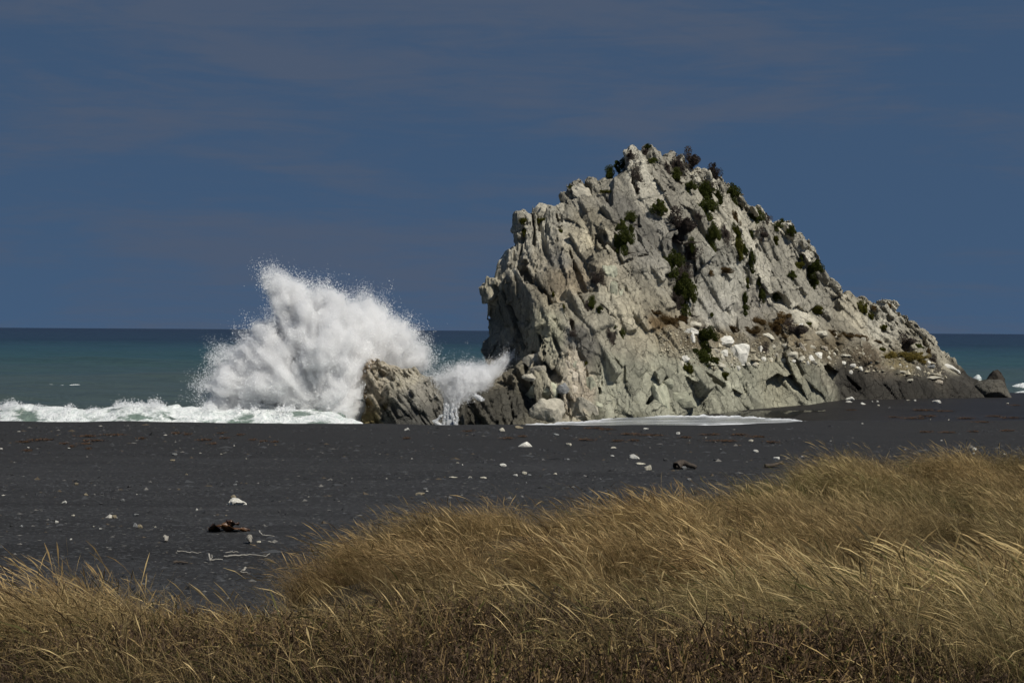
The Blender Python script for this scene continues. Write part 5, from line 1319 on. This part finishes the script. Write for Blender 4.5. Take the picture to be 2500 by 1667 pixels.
# ------------------------------------------------------------------ sea spray
_TET = np.array([[1, 1, 1], [1, -1, -1], [-1, 1, -1], [-1, -1, 1]], float) / math.sqrt(3)
_TF = np.array([[0, 1, 2], [0, 3, 1], [0, 2, 3], [1, 3, 2]])
def random_rots(g, n):
    q = g.normal(size=(n, 4)); q /= np.linalg.norm(q, axis=1)[:, None]
    w, x, y, z = q.T
    return np.stack([1 - 2 * (y * y + z * z), 2 * (x * y - z * w), 2 * (x * z + y * w), 2 * (x * y + z * w), 1 - 2 * (x * x + z * z), 2 * (y * z - x * w), 2 * (x * z - y * w), 2 * (y * z + x * w), 1 - 2 * (x * x + y * y)], 1).reshape(-1, 3, 3)
def droplets(name, P, r, g, label, cat='spray', core=None, halo=None):
    n = len(P)
    T = np.einsum('kij,vj->kvi', random_rots(g, 256), _TET).astype(np.float32)
    V = T[g.integers(0, 256, n)] * np.asarray(r, np.float32)[:, None, None]
    V = (V + P[:, None].astype(np.float32)).reshape(-1, 3)
    F = (_TF[None] + 4 * np.arange(n, dtype=np.int32)[:, None, None]).reshape(-1, 3)
    if core is None:
        return link(name, np_mesh(name, V, F, False), M_SPRAY, kind='stuff', label=label, cat=cat)
    cv, cf = core                                           # dense mist inside: a closed skin filled with a scattering volume
    cf = np.concatenate([cf[:, [0, 1, 2]], cf[:, [0, 2, 3]]]) + len(V)
    hv, hf = halo                                           # and a thin veil round it
    hf = np.concatenate([hf[:, [0, 1, 2]], hf[:, [0, 2, 3]]]) + len(V) + len(cv)
    me = np_mesh(name, np.concatenate([V, cv, hv]), np.concatenate([F, cf, hf]), False)
    me.materials.append(M_SPRAY); me.materials.append(M_MIST); me.materials.append(M_VEIL)
    mi = np.zeros(len(F) + len(cf) + len(hf), np.int32); mi[len(F):] = 1; mi[len(F) + len(cf):] = 2
    me.polygons.foreach_set('material_index', mi)
    return link(name, me, None, kind='stuff', label=label, cat=cat)
b = MB('sea_spray')
M_SPRAY = b.done(b.soft((0.96, 0.965, 0.97), 0.46))
b = MB('spray_mist')
pv = b.n('ShaderNodeVolumeScatter')
b.m.cycles.homogeneous_volume = True
pv.inputs['Color'].default_value = (0.985, 0.988, 0.99, 1)
pv.inputs['Density'].default_value = 4.0
pv.inputs['Anisotropy'].default_value = 0.15
b.l(pv.outputs[0], b.out.inputs['Volume'])
M_MIST = b.m
b = MB('spray_veil')
pv = b.n('ShaderNodeVolumeScatter')
b.m.cycles.homogeneous_volume = True
pv.inputs['Color'].default_value = (0.985, 0.988, 0.99, 1)
pv.inputs['Density'].default_value = 0.30
pv.inputs['Anisotropy'].default_value = 0.15
b.l(pv.outputs[0], b.out.inputs['Volume'])
M_VEIL = b.m

def spray_cloud(name, outline, Yc, origin, label, n_puff, n_drop, depth, seed, spike=0.9, ytilt=None, rmax=1.0, fine=1.0, n_jet=420, core_r=0.82, n_skin=60000, streak=1.0):
    g = np.random.default_rng(seed)
    pl = np.array([at(px, py, Yc)[[0, 2]] for px, py in outline])
    o = at(origin[0], origin[1], Yc)[[0, 2]]
    lo, hi = pl.min(0), pl.max(0)
    def inside(n, marg):
        q = lo + (hi - lo) * g.random((n, 2))
        d = -poly_sd(q[:, 0], q[:, 1], pl)
        return q[d > marg], d[d > marg]
    # billows: overlapping puffs, bulging towards the viewer
    q, d = inside(n_puff * 4, 0.15)
    q, d = q[:n_puff], d[:n_puff]
    r = np.minimum(d * 0.8 + 0.05, g.uniform(0.3, rmax, len(q)))
    yoff = g.uniform(-1, 1, len(q)) * depth * np.sqrt(np.clip(d / (0.35 * (hi - lo).min()), 0, 1))
    w = r ** 2.1
    yt = (lambda x: np.full(np.shape(x), Yc)) if ytilt is None else (lambda x: np.interp(x, [t[0] for t in ytilt], [t[1] for t in ytilt]))
    pc = np.stack([q[:, 0], yoff + yt(q[:, 0]), q[:, 1]], 1)
    hc = 0.16 if rmax > 0.8 else 0.09
    fc = Field(pc.min(0) - 1.2, pc.max(0) + 1.2, hc)
    for (cx_, cy_, cz_), rc in zip(pc, r):
        rc = rc * core_r
        sl_ = fc.block((cx_, cy_, cz_), rc + 0.4)
        dd = np.sqrt((fc.ax[0][sl_[0]] - cx_)[:, None, None] ** 2 + (fc.ax[1][sl_[1]] - cy_)[None, :, None] ** 2 + (fc.ax[2][sl_[2]] - cz_)[None, None, :] ** 2) - rc
        fc.F[sl_] = np.minimum(fc.F[sl_], dd)
    def polar(P, fa, fr):                                  # streaks fly out from the point of impact
        dx, dz = P[:, 0] - o[0], P[:, 2] - o[1]
        rad = np.hypot(dx, dz) + 0.3
        return np.stack([np.arctan2(dx, dz) * fa, rad * fr, (P[:, 1] - Yc) * 0.7 + 0.15 * dx], 1)
    def streaks(P):
        return streak * (0.34 * vnoise(polar(P, 9.0, 0.30)) + 0.26 * vnoise(polar(P, 24.0, 0.55) + 7) + 0.12 * vnoise(polar(P, 50.0, 1.0) + 17))
    fc.roughen(0.6, [(0.8, 0.18, None), (2.2, 0.17, None), (4.5, 0.15, None)], streaks)
    core = fc.mesh()
    fc.F -= 0.33
    halo = fc.mesh()
    k = g.choice(len(q), size=n_drop, p=w / w.sum())
    u = g.normal(size=(n_drop, 3)); u /= np.linalg.norm(u, axis=1)[:, None]
    rad = r[k] * g.random(n_drop) ** 0.30
    c = np.stack([q[k, 0], yoff[k], q[k, 1]], 1) + u * rad[:, None]
    # fingers and shreds thrown outwards
    tear = vnoise(polar(c, 26.0, 0.5) + 3) + 0.6 * vnoise(polar(c, 60.0, 1.1) + 9)
    keep_t = g.random(n_drop) < 0.55 + 0.75 * tear
    c = c[keep_t]; n_drop = len(c)
    c += 0.22 * np.stack([vnoise(c * 1.8), vnoise(c * 1.8 + 30), vnoise(c * 1.8 + 60)], 1)
    rr_ = np.exp(g.normal(-3.72, 0.36, n_drop)) * fine
    # jets along the rim
    per = []
    L = np.linalg.norm(np.roll(pl, -1, 0) - pl, axis=1); L /= L.sum()
    js, jr = [], []
    for e in g.choice(len(pl), size=n_jet, p=L):
        a, b2 = pl[e], pl[(e + 1) % len(pl)]
        m = a + (b2 - a) * g.random()
        out = m - o; dist = np.linalg.norm(out); out = out / (dist + 1e-6)
        ang = g.normal() * 0.35
        out = np.array([out[0] * math.cos(ang) - out[1] * math.sin(ang), out[0] * math.sin(ang) + out[1] * math.cos(ang)])
        ln = abs(g.normal()) * spike * 0.75 + 0.15
        if m[1] < lo[1] + 0.10 * (hi[1] - lo[1]): ln *= 0.3
        n = int(g.uniform(60, 210))
        t = g.random(n) ** 0.9
        sp = 0.03 + 0.20 * t * g.uniform(0.4, 1.6)
        base2 = m - out * 0.55
        fall = -0.10 * (t * ln) ** 2
        y0 = g.normal() * depth * 0.35
        js.append(np.stack([base2[0] + out[0] * t * (ln + .55) + g.normal(size=n) * sp, y0 + g.normal(size=n) * sp * 1.5, base2[1] + out[1] * t * (ln + .55) + fall + g.normal(size=n) * sp], 1))
        jr.append(np.exp(g.normal(-3.95, 0.38, n)) * (1.15 - 0.35 * t) * fine)
    # droplets clinging round the dense mist
    cv = core[0]; kk = g.integers(0, len(cv), n_skin)
    js.append(np.stack([cv[kk, 0], cv[kk, 1] - yt(cv[kk, 0]), cv[kk, 2]], 1) + g.normal(size=(n_skin, 3)) * np.exp(g.normal(-2.1, 0.6, n_skin))[:, None]); jr.append(np.exp(g.normal(-3.82, 0.33, n_skin)) * fine)
    # thin mist
    mq, md = inside(int(n_drop * 0.35), -0.25)
    mn = len(mq)
    js.append(np.stack([mq[:, 0] + g.normal(size=mn) * .2, g.normal(size=mn) * depth * 0.8, mq[:, 1] + g.normal(size=mn) * .2], 1)); jr.append(np.exp(g.normal(-3.9, 0.3, mn)) * fine)
    P = np.concatenate([c] + js); R_ = np.concatenate([rr_] + jr)
    P[:, 1] += Yc if ytilt is None else 0
    if ytilt is not None: P[:, 1] += np.interp(P[:, 0], [t[0] for t in ytilt], [t[1] for t in ytilt])
    ok = P[:, 2] > -0.3
    print(name, ok.sum())
    return droplets(name, P[ok], R_[ok], g, label, core=core, halo=halo)
BURST = [(500, 946), (532, 900), (534, 864), (540, 852), (564, 860), (588, 854), (603, 824), (634, 800), (674, 786), (680, 768), (674, 745), (664, 712), (654, 691), (648, 676), (661, 666), (688, 680), (718, 694), (745, 706), (775, 710), (784, 698), (797, 712), (815, 722), (848, 728), (868, 716), (884, 730), (902, 742), (930, 768), (953, 776), (980, 802), (1004, 824), (1024, 850), (1026, 888), (1010, 912), (960, 925), (890, 935), (882, 963), (892, 985), (880, 1014), (886, 1042), (880, 1060), (548, 1060), (526, 998), (510, 966)]
spray_cloud('sea_spray', BURST, 106.0, (800, 1010), 'towering white burst of sea spray behind the brown rock', 1600, 130000, 2.3, 5, spike=0.6,
            ytilt=[(at(480, 950, 106)[0], 105.5), (at(822, 950, 106)[0], 106.4), (at(850, 950, 106)[0], 109.6), (at(885, 950, 106)[0], 111.8), (at(1030, 950, 106)[0], 112.6)])
SPL2 = [(1052, 921), (1090, 917), (1111, 908), (1127, 899), (1146, 900), (1165, 904), (1197, 899), (1226, 884), (1237, 868), (1247, 876), (1242, 891), (1220, 908), (1197, 922), (1179, 945), (1151, 971), (1120, 975), (1106, 986), (1088, 990), (1078, 980), (1081, 952), (1066, 931)]
spray_cloud('sea_spray', SPL2, 110.0, (1110, 985), 'smaller white splash in the gap between the two rocks', 260, 34000, 0.8, 9, n_skin=20000, streak=0.3, core_r=0.62, spike=0.55, rmax=0.55, fine=0.85, n_jet=150,
            ytilt=[(at(1060, 950, 110)[0], 109.5), (at(1120, 950, 110)[0], 109.6), (at(1180, 950, 110)[0], 112.0), (at(1210, 900, 110)[0], 115.0), (at(1250, 900, 110)[0], 116.6)])
# white trickles running down between the rocks
g = np.random.default_rng(4)
tp, tr = [], []
for path, n, sp in [([(1088, 985), (1086, 1010), (1083, 1043)], 600, .04), ([(1094, 988), (1093, 1020), (1097, 1044)], 450, .035), ([(1106, 985), (1103, 1005), (1108, 1030), (1122, 1046)], 600, .04), ([(1111, 995), (1116, 1020), (1113, 1044)], 400, .04), ([(1080, 1012), (1066, 1026), (1060, 1029)], 500, .035), ([(1060, 1028), (1074, 1037), (1090, 1045)], 1100, .06), ([(1086, 1044), (1105, 1046), (1132, 1048)], 2600, .09), ([(1099, 1010), (1108, 1022)], 400, .04), ([(1160, 965), (1168, 970), (1176, 976)], 700, .07), ([(1100, 1025), (1092, 1040)], 500, .05)]:
    q = np.array([at(p[0], p[1], 106.6 if p[1] > 980 else 108.6) for p in path]); t = g.random(n); tt = np.linspace(0, 1, len(q))
    c = np.stack([np.interp(t, tt, q[:, k]) for k in range(3)], 1)
    tp.append(c + g.normal(size=(n, 3)) * sp * np.array([1, 1, .7])); tr.append(np.exp(g.normal(-3.7, .3, n)))
droplets('water_trickle', np.concatenate(tp), np.concatenate(tr), g, 'white trickles of water draining between the two rocks', 'water')
# spray along the crest of the wave
n = 26000
px = g.uniform(-100, 720, n); k_ = fbm(np.stack([px * 0.05, 0 * px, 0 * px + 3], 1), 3)
keep_ = g.random(n) < 0.35 + 0.8 * k_
px = px[keep_]; n = len(px)
zz = np.array([at(a_, interp(a_, CREST), YC)[2] for a_ in px]); xx = np.array([at(a_, 1000, YC)[0] for a_ in px])
P = np.stack([xx, YC + 0.8 * np.sin(xx * .35) + g.normal(size=n) * 0.6 - 0.3, zz + np.abs(g.normal(size=n)) * 0.10 * (1 + k_[keep_] * 1.5) - 0.05], 1)
droplets('wave_spray', P, np.exp(g.normal(-3.8, .3, n)), g, 'fine spray along the crest of the breaking wave')

# ------------------------------------------------------------------ dune grass and scrub
def blade(g, V, F, C, H_, root, length, lean, width, nseg, head, hue):
    az = math.pi + g.normal() * 0.95                    # the wind lays everything towards the left
    d = np.array([math.cos(az), math.sin(az) * 0.8, 0]); side = np.array([-d[1], d[0], 0]) + 0.5 * g.normal(size=3); side /= np.linalg.norm(side)
    p = np.array(root, float); a0 = abs(g.normal()) * 0.22 + 0.08; o = len(V)
    st_ = length / nseg
    for i in range(nseg + 1):
        t = i / nseg
        w = width * (1 - 0.75 * t)
        if head and t > 0.72: w = 0.0066 * max(0.15, 1.25 - 8.0 * abs(t - 0.86))
        w = max(w, 0.0006)
        V += [p - side * w / 2, p + side * w / 2]
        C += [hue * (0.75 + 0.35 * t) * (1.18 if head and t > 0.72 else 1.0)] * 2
        ang = a0 + lean * t ** 1.4
        p = p + st_ * (d * math.sin(ang) + np.array([0, 0, math.cos(ang)]))
    for i in range(nseg): F.append((o + 2 * i, o + 2 * i + 1, o + 2 * i + 3, o + 2 * i + 2))
STRAW, GOLD, OLIVE, BROWN = np.array([0.46, 0.355, 0.175]), np.array([0.27, 0.195, 0.090]), np.array([0.115, 0.108, 0.042]), np.array([0.095, 0.064, 0.038])
def tuft(seed, n, olive, tall=1.0, heads=0.16):
    g = np.random.default_rng(seed); V, F, C = [], [], []
    for k in range(n):
        root = (g.normal() * 0.10, g.normal() * 0.10, -0.02)
        h_ = g.random() < heads
        L = (g.uniform(0.40, 0.62) if h_ else g.uniform(0.18, 0.55)) * tall
        m = g.random()
        hue = (OLIVE if m < olive else GOLD if m < olive + 0.30 else BROWN if m < olive + 0.42 else STRAW) * g.uniform(0.6, 1.2)
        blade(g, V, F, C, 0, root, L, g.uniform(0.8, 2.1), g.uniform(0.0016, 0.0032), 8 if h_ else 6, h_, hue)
    return np.array(V), np.array(F), np.array(C)
def scrub_tuft(seed, n):
    g = np.random.default_rng(seed); V, F, C = [], [], []
    for k in range(n):
        p = np.array([g.normal() * .11, g.normal() * .11, 0.0]); d = np.array([g.normal() * .45 - .12, g.normal() * .45, 1.0]); d /= np.linalg.norm(d)
        hue = np.array([0.080, 0.056, 0.038]) * g.uniform(0.5, 1.6) if g.random() < 0.76 else (np.array([0.06, 0.062, 0.022]) if g.random() < .4 else np.array([0.22, 0.155, 0.075]))
        for i in range(int(g.integers(2, 5))):
            e = p + d * g.uniform(0.04, 0.10); sd = np.cross(d, g.normal(size=3)); sd /= np.linalg.norm(sd) + 1e-9
            o = len(V); w = 0.0022 * g.uniform(.6, 1.3)
            V += [p - sd * w, p + sd * w, e + sd * w * .6, e - sd * w * .6]; C += [hue] * 4; F.append((o, o + 1, o + 2, o + 3))
            for _ in range(int(g.integers(1, 4))):       # tiny leaves
                q = p + (e - p) * g.random(); l = d * .6 + g.normal(size=3) * .6; l = l / np.linalg.norm(l) * g.uniform(.012, .03); s2 = np.cross(l, g.normal(size=3)); s2 = s2 / (np.linalg.norm(s2) + 1e-9) * .004
                o = len(V); V += [q - s2, q + s2, q + l + s2 * .3, q + l - s2 * .3]; C += [hue * g.uniform(.7, 1.5)] * 4; F.append((o, o + 1, o + 2, o + 3))
            p = e; d = d + g.normal(size=3) * .35; d[2] = max(d[2], .15); d /= np.linalg.norm(d)
    return np.array(V), np.array(F), np.array(C)

def scatter(name, variants, pts, rot, scl, idx, tint, mat, label):
    # one object: the tuft shapes and the planting spots; geometry nodes set a tuft on each spot
    V = [np.asarray(pts)]; F = []; C = [np.ones((len(pts), 3))]; var = [np.full(len(pts), -1)]
    off = len(pts)
    for k, (v, f, c) in enumerate(variants):
        V.append(v); F.append(f + off); C.append(c); var.append(np.full(len(v), k)); off += len(v)
    me = np_mesh(name, np.concatenate(V), np.concatenate(F), False)
    vcol(me, np.concatenate(C), 'tint')
    n_all = off; pad = n_all - len(pts)
    def put(nm, typ, data, fld):
        a = me.attributes.new(nm, typ, 'POINT'); a.data.foreach_set(fld, data)
    put('variant', 'INT', np.concatenate(var).astype(np.int32), 'value')
    put('spot_index', 'INT', np.concatenate([idx, np.zeros(pad)]).astype(np.int32), 'value')
    put('spot_rot', 'FLOAT_VECTOR', np.concatenate([rot, np.zeros((pad, 3))]).astype(np.float32).ravel(), 'vector')
    put('spot_scale', 'FLOAT_VECTOR', np.concatenate([scl, np.ones((pad, 3))]).astype(np.float32).ravel(), 'vector')
    put('spot_tint', 'FLOAT_VECTOR', np.concatenate([tint, np.ones((pad, 3))]).astype(np.float32).ravel(), 'vector')
    ng = bpy.data.node_groups.new(name + '_scatter', 'GeometryNodeTree')
    ng.interface.new_socket('Geometry', in_out='INPUT', socket_type='NodeSocketGeometry')
    ng.interface.new_socket('Geometry', in_out='OUTPUT', socket_type='NodeSocketGeometry')
    N = ng.nodes; Lk = ng.links.new
    gi = N.new('NodeGroupInput'); go = N.new('NodeGroupOutput')
    def named(nm, typ):
        x = N.new('GeometryNodeInputNamedAttribute'); x.data_type = typ; x.inputs['Name'].default_value = nm
        return x.outputs['Attribute']
    va = named('variant', 'INT')
    def pick(k):
        c = N.new('FunctionNodeCompare'); c.data_type = 'INT'; c.operation = 'EQUAL'
        Lk(va, c.inputs[2]); c.inputs[3].default_value = k
        sp = N.new('GeometryNodeSeparateGeometry'); sp.domain = 'POINT'
        Lk(gi.outputs[0], sp.inputs['Geometry']); Lk(c.outputs[0], sp.inputs['Selection'])
        return sp.outputs['Selection']
    spots = pick(-1)
    jn = N.new('GeometryNodeJoinGeometry')
    for k in range(len(variants) - 1, -1, -1):
        ti = N.new('GeometryNodeGeometryToInstance'); Lk(pick(k), ti.inputs[0]); Lk(ti.outputs[0], jn.inputs[0])
    ip = N.new('GeometryNodeInstanceOnPoints')
    Lk(spots, ip.inputs['Points']); Lk(jn.outputs[0], ip.inputs['Instance'])
    ip.inputs['Pick Instance'].default_value = True
    Lk(named('spot_index', 'INT'), ip.inputs['Instance Index'])
    Lk(named('spot_rot', 'FLOAT_VECTOR'), ip.inputs['Rotation'])
    Lk(named('spot_scale', 'FLOAT_VECTOR'), ip.inputs['Scale'])
    Lk(ip.outputs[0], go.inputs[0])
    me.materials.append(mat)
    o = link(name, me, None, kind='stuff', label=label, cat=name.split('_')[-1])
    md = o.modifiers.new('scatter', 'NODES'); md.node_group = ng
    return o
def plant_mat(name, tr):
    b = MB(name)
    c = b.mix(1.0, b.attr('tint'), b.attr('spot_tint', 'INSTANCER'), 'MULTIPLY')
    return b.done(b.soft(c, tr))
M_GRASS = plant_mat('dry_grass_blades', 0.35)
M_SCRUB = plant_mat('brown_scrub_twigs', 0.2)

g = np.random.default_rng(12)
GV = [tuft(900 + k, 90, 0.12, 1.0, 0.10) for k in range(6)] + [tuft(930 + k, 90, 0.55, 0.95, 0.06) for k in range(3)] + [tuft(950 + k, 60, 0.05, 1.15, 0.4) for k in range(2)]
n_c = 4400                                              # tussocks, each a cluster of tufts
cy_ = g.uniform(6.4, 27.0, n_c); cx_ = g.uniform(-1, 1, n_c) * (0.29 * cy_ + 4.2)
n = 86000
own = g.integers(0, n_c, n)
sp_ = np.where(g.random(n) < 0.78, 0.15, 0.6)
jx, jy = g.normal(size=n) * sp_, g.normal(size=n) * sp_ * 0.9
xv, yv = cx_[own] + jx, cy_[own] + jy
yv = np.maximum(yv, 6.3)
mid = np.exp(-(jx ** 2 + jy ** 2) / (2 * 0.2 ** 2))
tus_h = g.uniform(0.72, 1.18, n_c)[own]; tus_t = g.uniform(0.72, 1.15, n_c)[own]; tus_r = (g.normal(size=n_c) * 0.45)[own]
ev = edge_y(xv, yv)
edge_n = fbm(np.stack([xv * 0.9, yv * 0.9, 0 * xv], 1), 3)
ppx, ppy = proj(np.stack([xv, yv, ground_z(xv, yv)], 1))
scrub_line = np.interp(ppx, [0, 250, 600, 900, 1150, 1400, 1700, 1900, 2100, 2500], [1655, 1625, 1580, 1575, 1555, 1515, 1520, 1560, 1645, 1710])
thin = smooth(-25, 30, ppy - scrub_line)
holes = smooth(0.08, 0.42, fbm(np.stack([xv * 0.8 + 3, yv * 0.55, 0 * xv + 5], 1), 3))
hollow = np.zeros(n)                                     # wind-scooped hollows between the tussocks
for hx, hy, rx_, ry_ in [(345, 1545, 130, 55), (862, 1500, 130, 50), (1815, 1330, 120, 38), (2170, 1520, 190, 62), (1225, 1410, 140, 36), (1560, 1480, 110, 40), (2330, 1370, 130, 40), (2010, 1250, 110, 24), (640, 1470, 90, 36), (1400, 1330, 110, 26), (60, 1560, 90, 50)]:
    a_ = math.radians(-8)
    ux, uy = (ppx - hx) * math.cos(a_) - (ppy - hy) * math.sin(a_), (ppx - hx) * math.sin(a_) + (ppy - hy) * math.cos(a_)
    hollow = np.maximum(hollow, smooth(1.25, 0.7, np.sqrt((ux / rx_) ** 2 + (uy / ry_) ** 2) + 0.35 * edge_n))
ok = (g.random(n) > 0.96 * hollow) & (yv < ev - 0.05 + 0.7 * edge_n) & (g.random(n) > 0.92 * thin) & (g.random(n) > 0.93 * holes) & (g.random(n) < np.clip(0.35 + 0.055 * (ev - yv + 3) + 0.25, 0, 1))
xv, yv = xv[ok], yv[ok]; n = len(xv)
mid, tus_h, tus_t, tus_r = mid[ok], tus_h[ok], tus_t[ok], tus_r[ok]
zv = ground_z(xv, yv) - 0.02
m1 = fbm(np.stack([xv * 0.35, yv * 0.3, 0 * xv + 9], 1), 3)
m2 = fbm(np.stack([xv * 0.9, yv * 0.7, 0 * xv + 33], 1), 2)
u = g.random(n)
back = smooth(2.5, 0.3, edge_y(xv, yv) - yv)
idx = np.where(u < 0.22 + 0.5 * m1, g.integers(6, 9, n), np.where(u > 0.90, g.integers(9, 11, n), g.integers(0, 6, n)))
sz = np.clip((0.68 + 0.32 * g.random(n)) * (1 + 0.30 * m2) * tus_h * (0.62 + 0.45 * mid), 0.25, 1.12) * (1 - 0.10 * smooth(15, 22, yv))
tint = np.stack([1.0 + 0.18 * m2, 1.0 + 0.16 * m2 + 0.05 * m1, 1.0 + 0.14 * m2 + 0.05 * m1], 1) * g.uniform(0.85, 1.12, (n, 1)) * tus_t[:, None]
tint *= np.array([1.0, 0.96, 0.90])[None] ** (0.5 * back[:, None])
rot = np.stack([g.normal(size=n) * 0.10, g.normal(size=n) * 0.10 - 0.12 * (1 + m2), g.normal(size=n) * 0.4 + tus_r + 0.7 * fbm(np.stack([xv * 0.7 + 8, yv * 0.6, 0 * xv + 2], 1), 2)], 1)
print('grass tufts', n)
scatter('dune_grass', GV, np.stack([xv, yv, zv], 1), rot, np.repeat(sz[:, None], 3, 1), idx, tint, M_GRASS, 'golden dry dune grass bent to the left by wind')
SV = [scrub_tuft(1100 + k, 60) for k in range(6)]
n = 44000
yv = g.uniform(5.8, 12.5, n); xv = g.uniform(-1, 1, n) * (0.29 * yv + 2.6)
zv = ground_z(xv, yv)
ppx, ppy = proj(np.stack([xv, yv, zv], 1))
scrub_line = np.interp(ppx, [0, 250, 600, 900, 1150, 1400, 1700, 1900, 2100, 2500], [1655, 1625, 1580, 1575, 1555, 1515, 1520, 1560, 1645, 1710])
ok = g.random(n) < 0.04 * (yv < edge_y(xv, yv) - 1) + 0.8 * smooth(-30, 25, ppy - scrub_line + 30 * fbm(np.stack([xv * 2, yv * 2, 0 * xv], 1), 2))
ok &= g.random(n) < 0.4 + 1.0 * smooth(-0.35, 0.25, fbm(np.stack([xv * 0.8 + 3, yv * 1.1, 0 * xv + 12], 1), 3))
xv, yv, zv = xv[ok], yv[ok], zv[ok]; n = len(xv)
m2 = fbm(np.stack([xv * 1.1, yv * 0.9, 0 * xv + 3], 1), 3)
print('scrub', n)
scatter('brown_scrub', SV, np.stack([xv, yv, zv], 1), np.stack([g.normal(size=n) * .15, g.normal(size=n) * .15, g.uniform(0, 6.28, n)], 1), np.repeat(((0.32 + 0.35 * g.random(n)) * (1 + 0.45 * m2))[:, None], 3, 1), g.integers(0, 6, n), np.stack([1 + .35 * m2, 1 + .3 * m2, 1 + .2 * m2], 1) * g.uniform(.75, 1.2, (n, 1)), M_SCRUB, 'low brown and purplish scrub at the near foot of the dune')

# leafless shrubs standing in the grass
def dead_shrub(px, py, hpx, label, seed, spread=0.5, nb=9):
    g = np.random.default_rng(seed)
    p = ground_hit(px, py); f = p[1] / FPX; H_ = hpx * f
    root = link('dead_shrub', None, label=label, cat='shrub', group='leafless shrubs in the grass', loc=tuple(p))
    for k in range(nb):
        pts = [np.array([0, 0, -0.02])]; d = np.array([g.normal() * spread, g.normal() * spread * .7, 1.0]); d /= np.linalg.norm(d)
        L = H_ * g.uniform(.6, 1.0)
        for i in range(6):
            pts.append(pts[-1] + d * L / 6); d = d + g.normal(size=3) * .28; d /= np.linalg.norm(d)
        lines = [(np.array(pts), np.linspace(0.0045, 0.0018, 7))]
        for j in range(7):
            q = pts[int(g.integers(2, 6))]; dd = g.normal(size=3) * .6 + np.array([0, 0, .6]); dd /= np.linalg.norm(dd)
            tw = [q + dd * t * H_ * .22 + g.normal(size=3) * .006 for t in (0, .35, .7, 1)]
            lines.append((np.array(tw), np.linspace(0.0028, 0.0012, 4)))
            for _ in range(2):
                d3 = dd + g.normal(size=3) * .7; d3 /= np.linalg.norm(d3); q3 = tw[int(g.integers(1, 4))]
                lines.append((np.array([q3, q3 + d3 * H_ * .05, q3 + d3 * H_ * .10]), np.array([.002, .0016, .001])))
        m = tube_mesh('branch', lines, 4); m.materials.append(M_SHRUB)
        link('branch', m, parent=root)
b = MB('purple_brown_bark'); M_SHRUB = b.done(b.pbr(b.mix(b.rng(b.noise(30, 3), .35, .65), (0.045, 0.032, 0.028), (0.095, 0.068, 0.055)), 0.9))
for px, py, h, lab in [(1288, 1530, 130, 'tallest dark leafless shrub in the grass near the middle'), (1345, 1525, 105, 'leafless shrub just right of the tallest one'), (1050, 1550, 90, 'low leafless shrub left of the tallest one'), (560, 1555, 110, 'leafless shrub among the grass at lower left'), (700, 1575, 100, 'leafless shrub beside the dark hollow at lower left'), (1120, 1545, 70, 'small leafless shrub between the two middle shrubs'), (1480, 1520, 80, 'leafless shrub at the dark edge right of the middle'), (1190, 1520, 95, 'thin leafless shrub standing left of the tallest one'), (820, 1600, 70, 'short leafless shrub at the lower left edge'), (1830, 1575, 70, 'leafless shrub at the lower right in the grass')]:
    dead_shrub(px, py, h, lab, int(px))
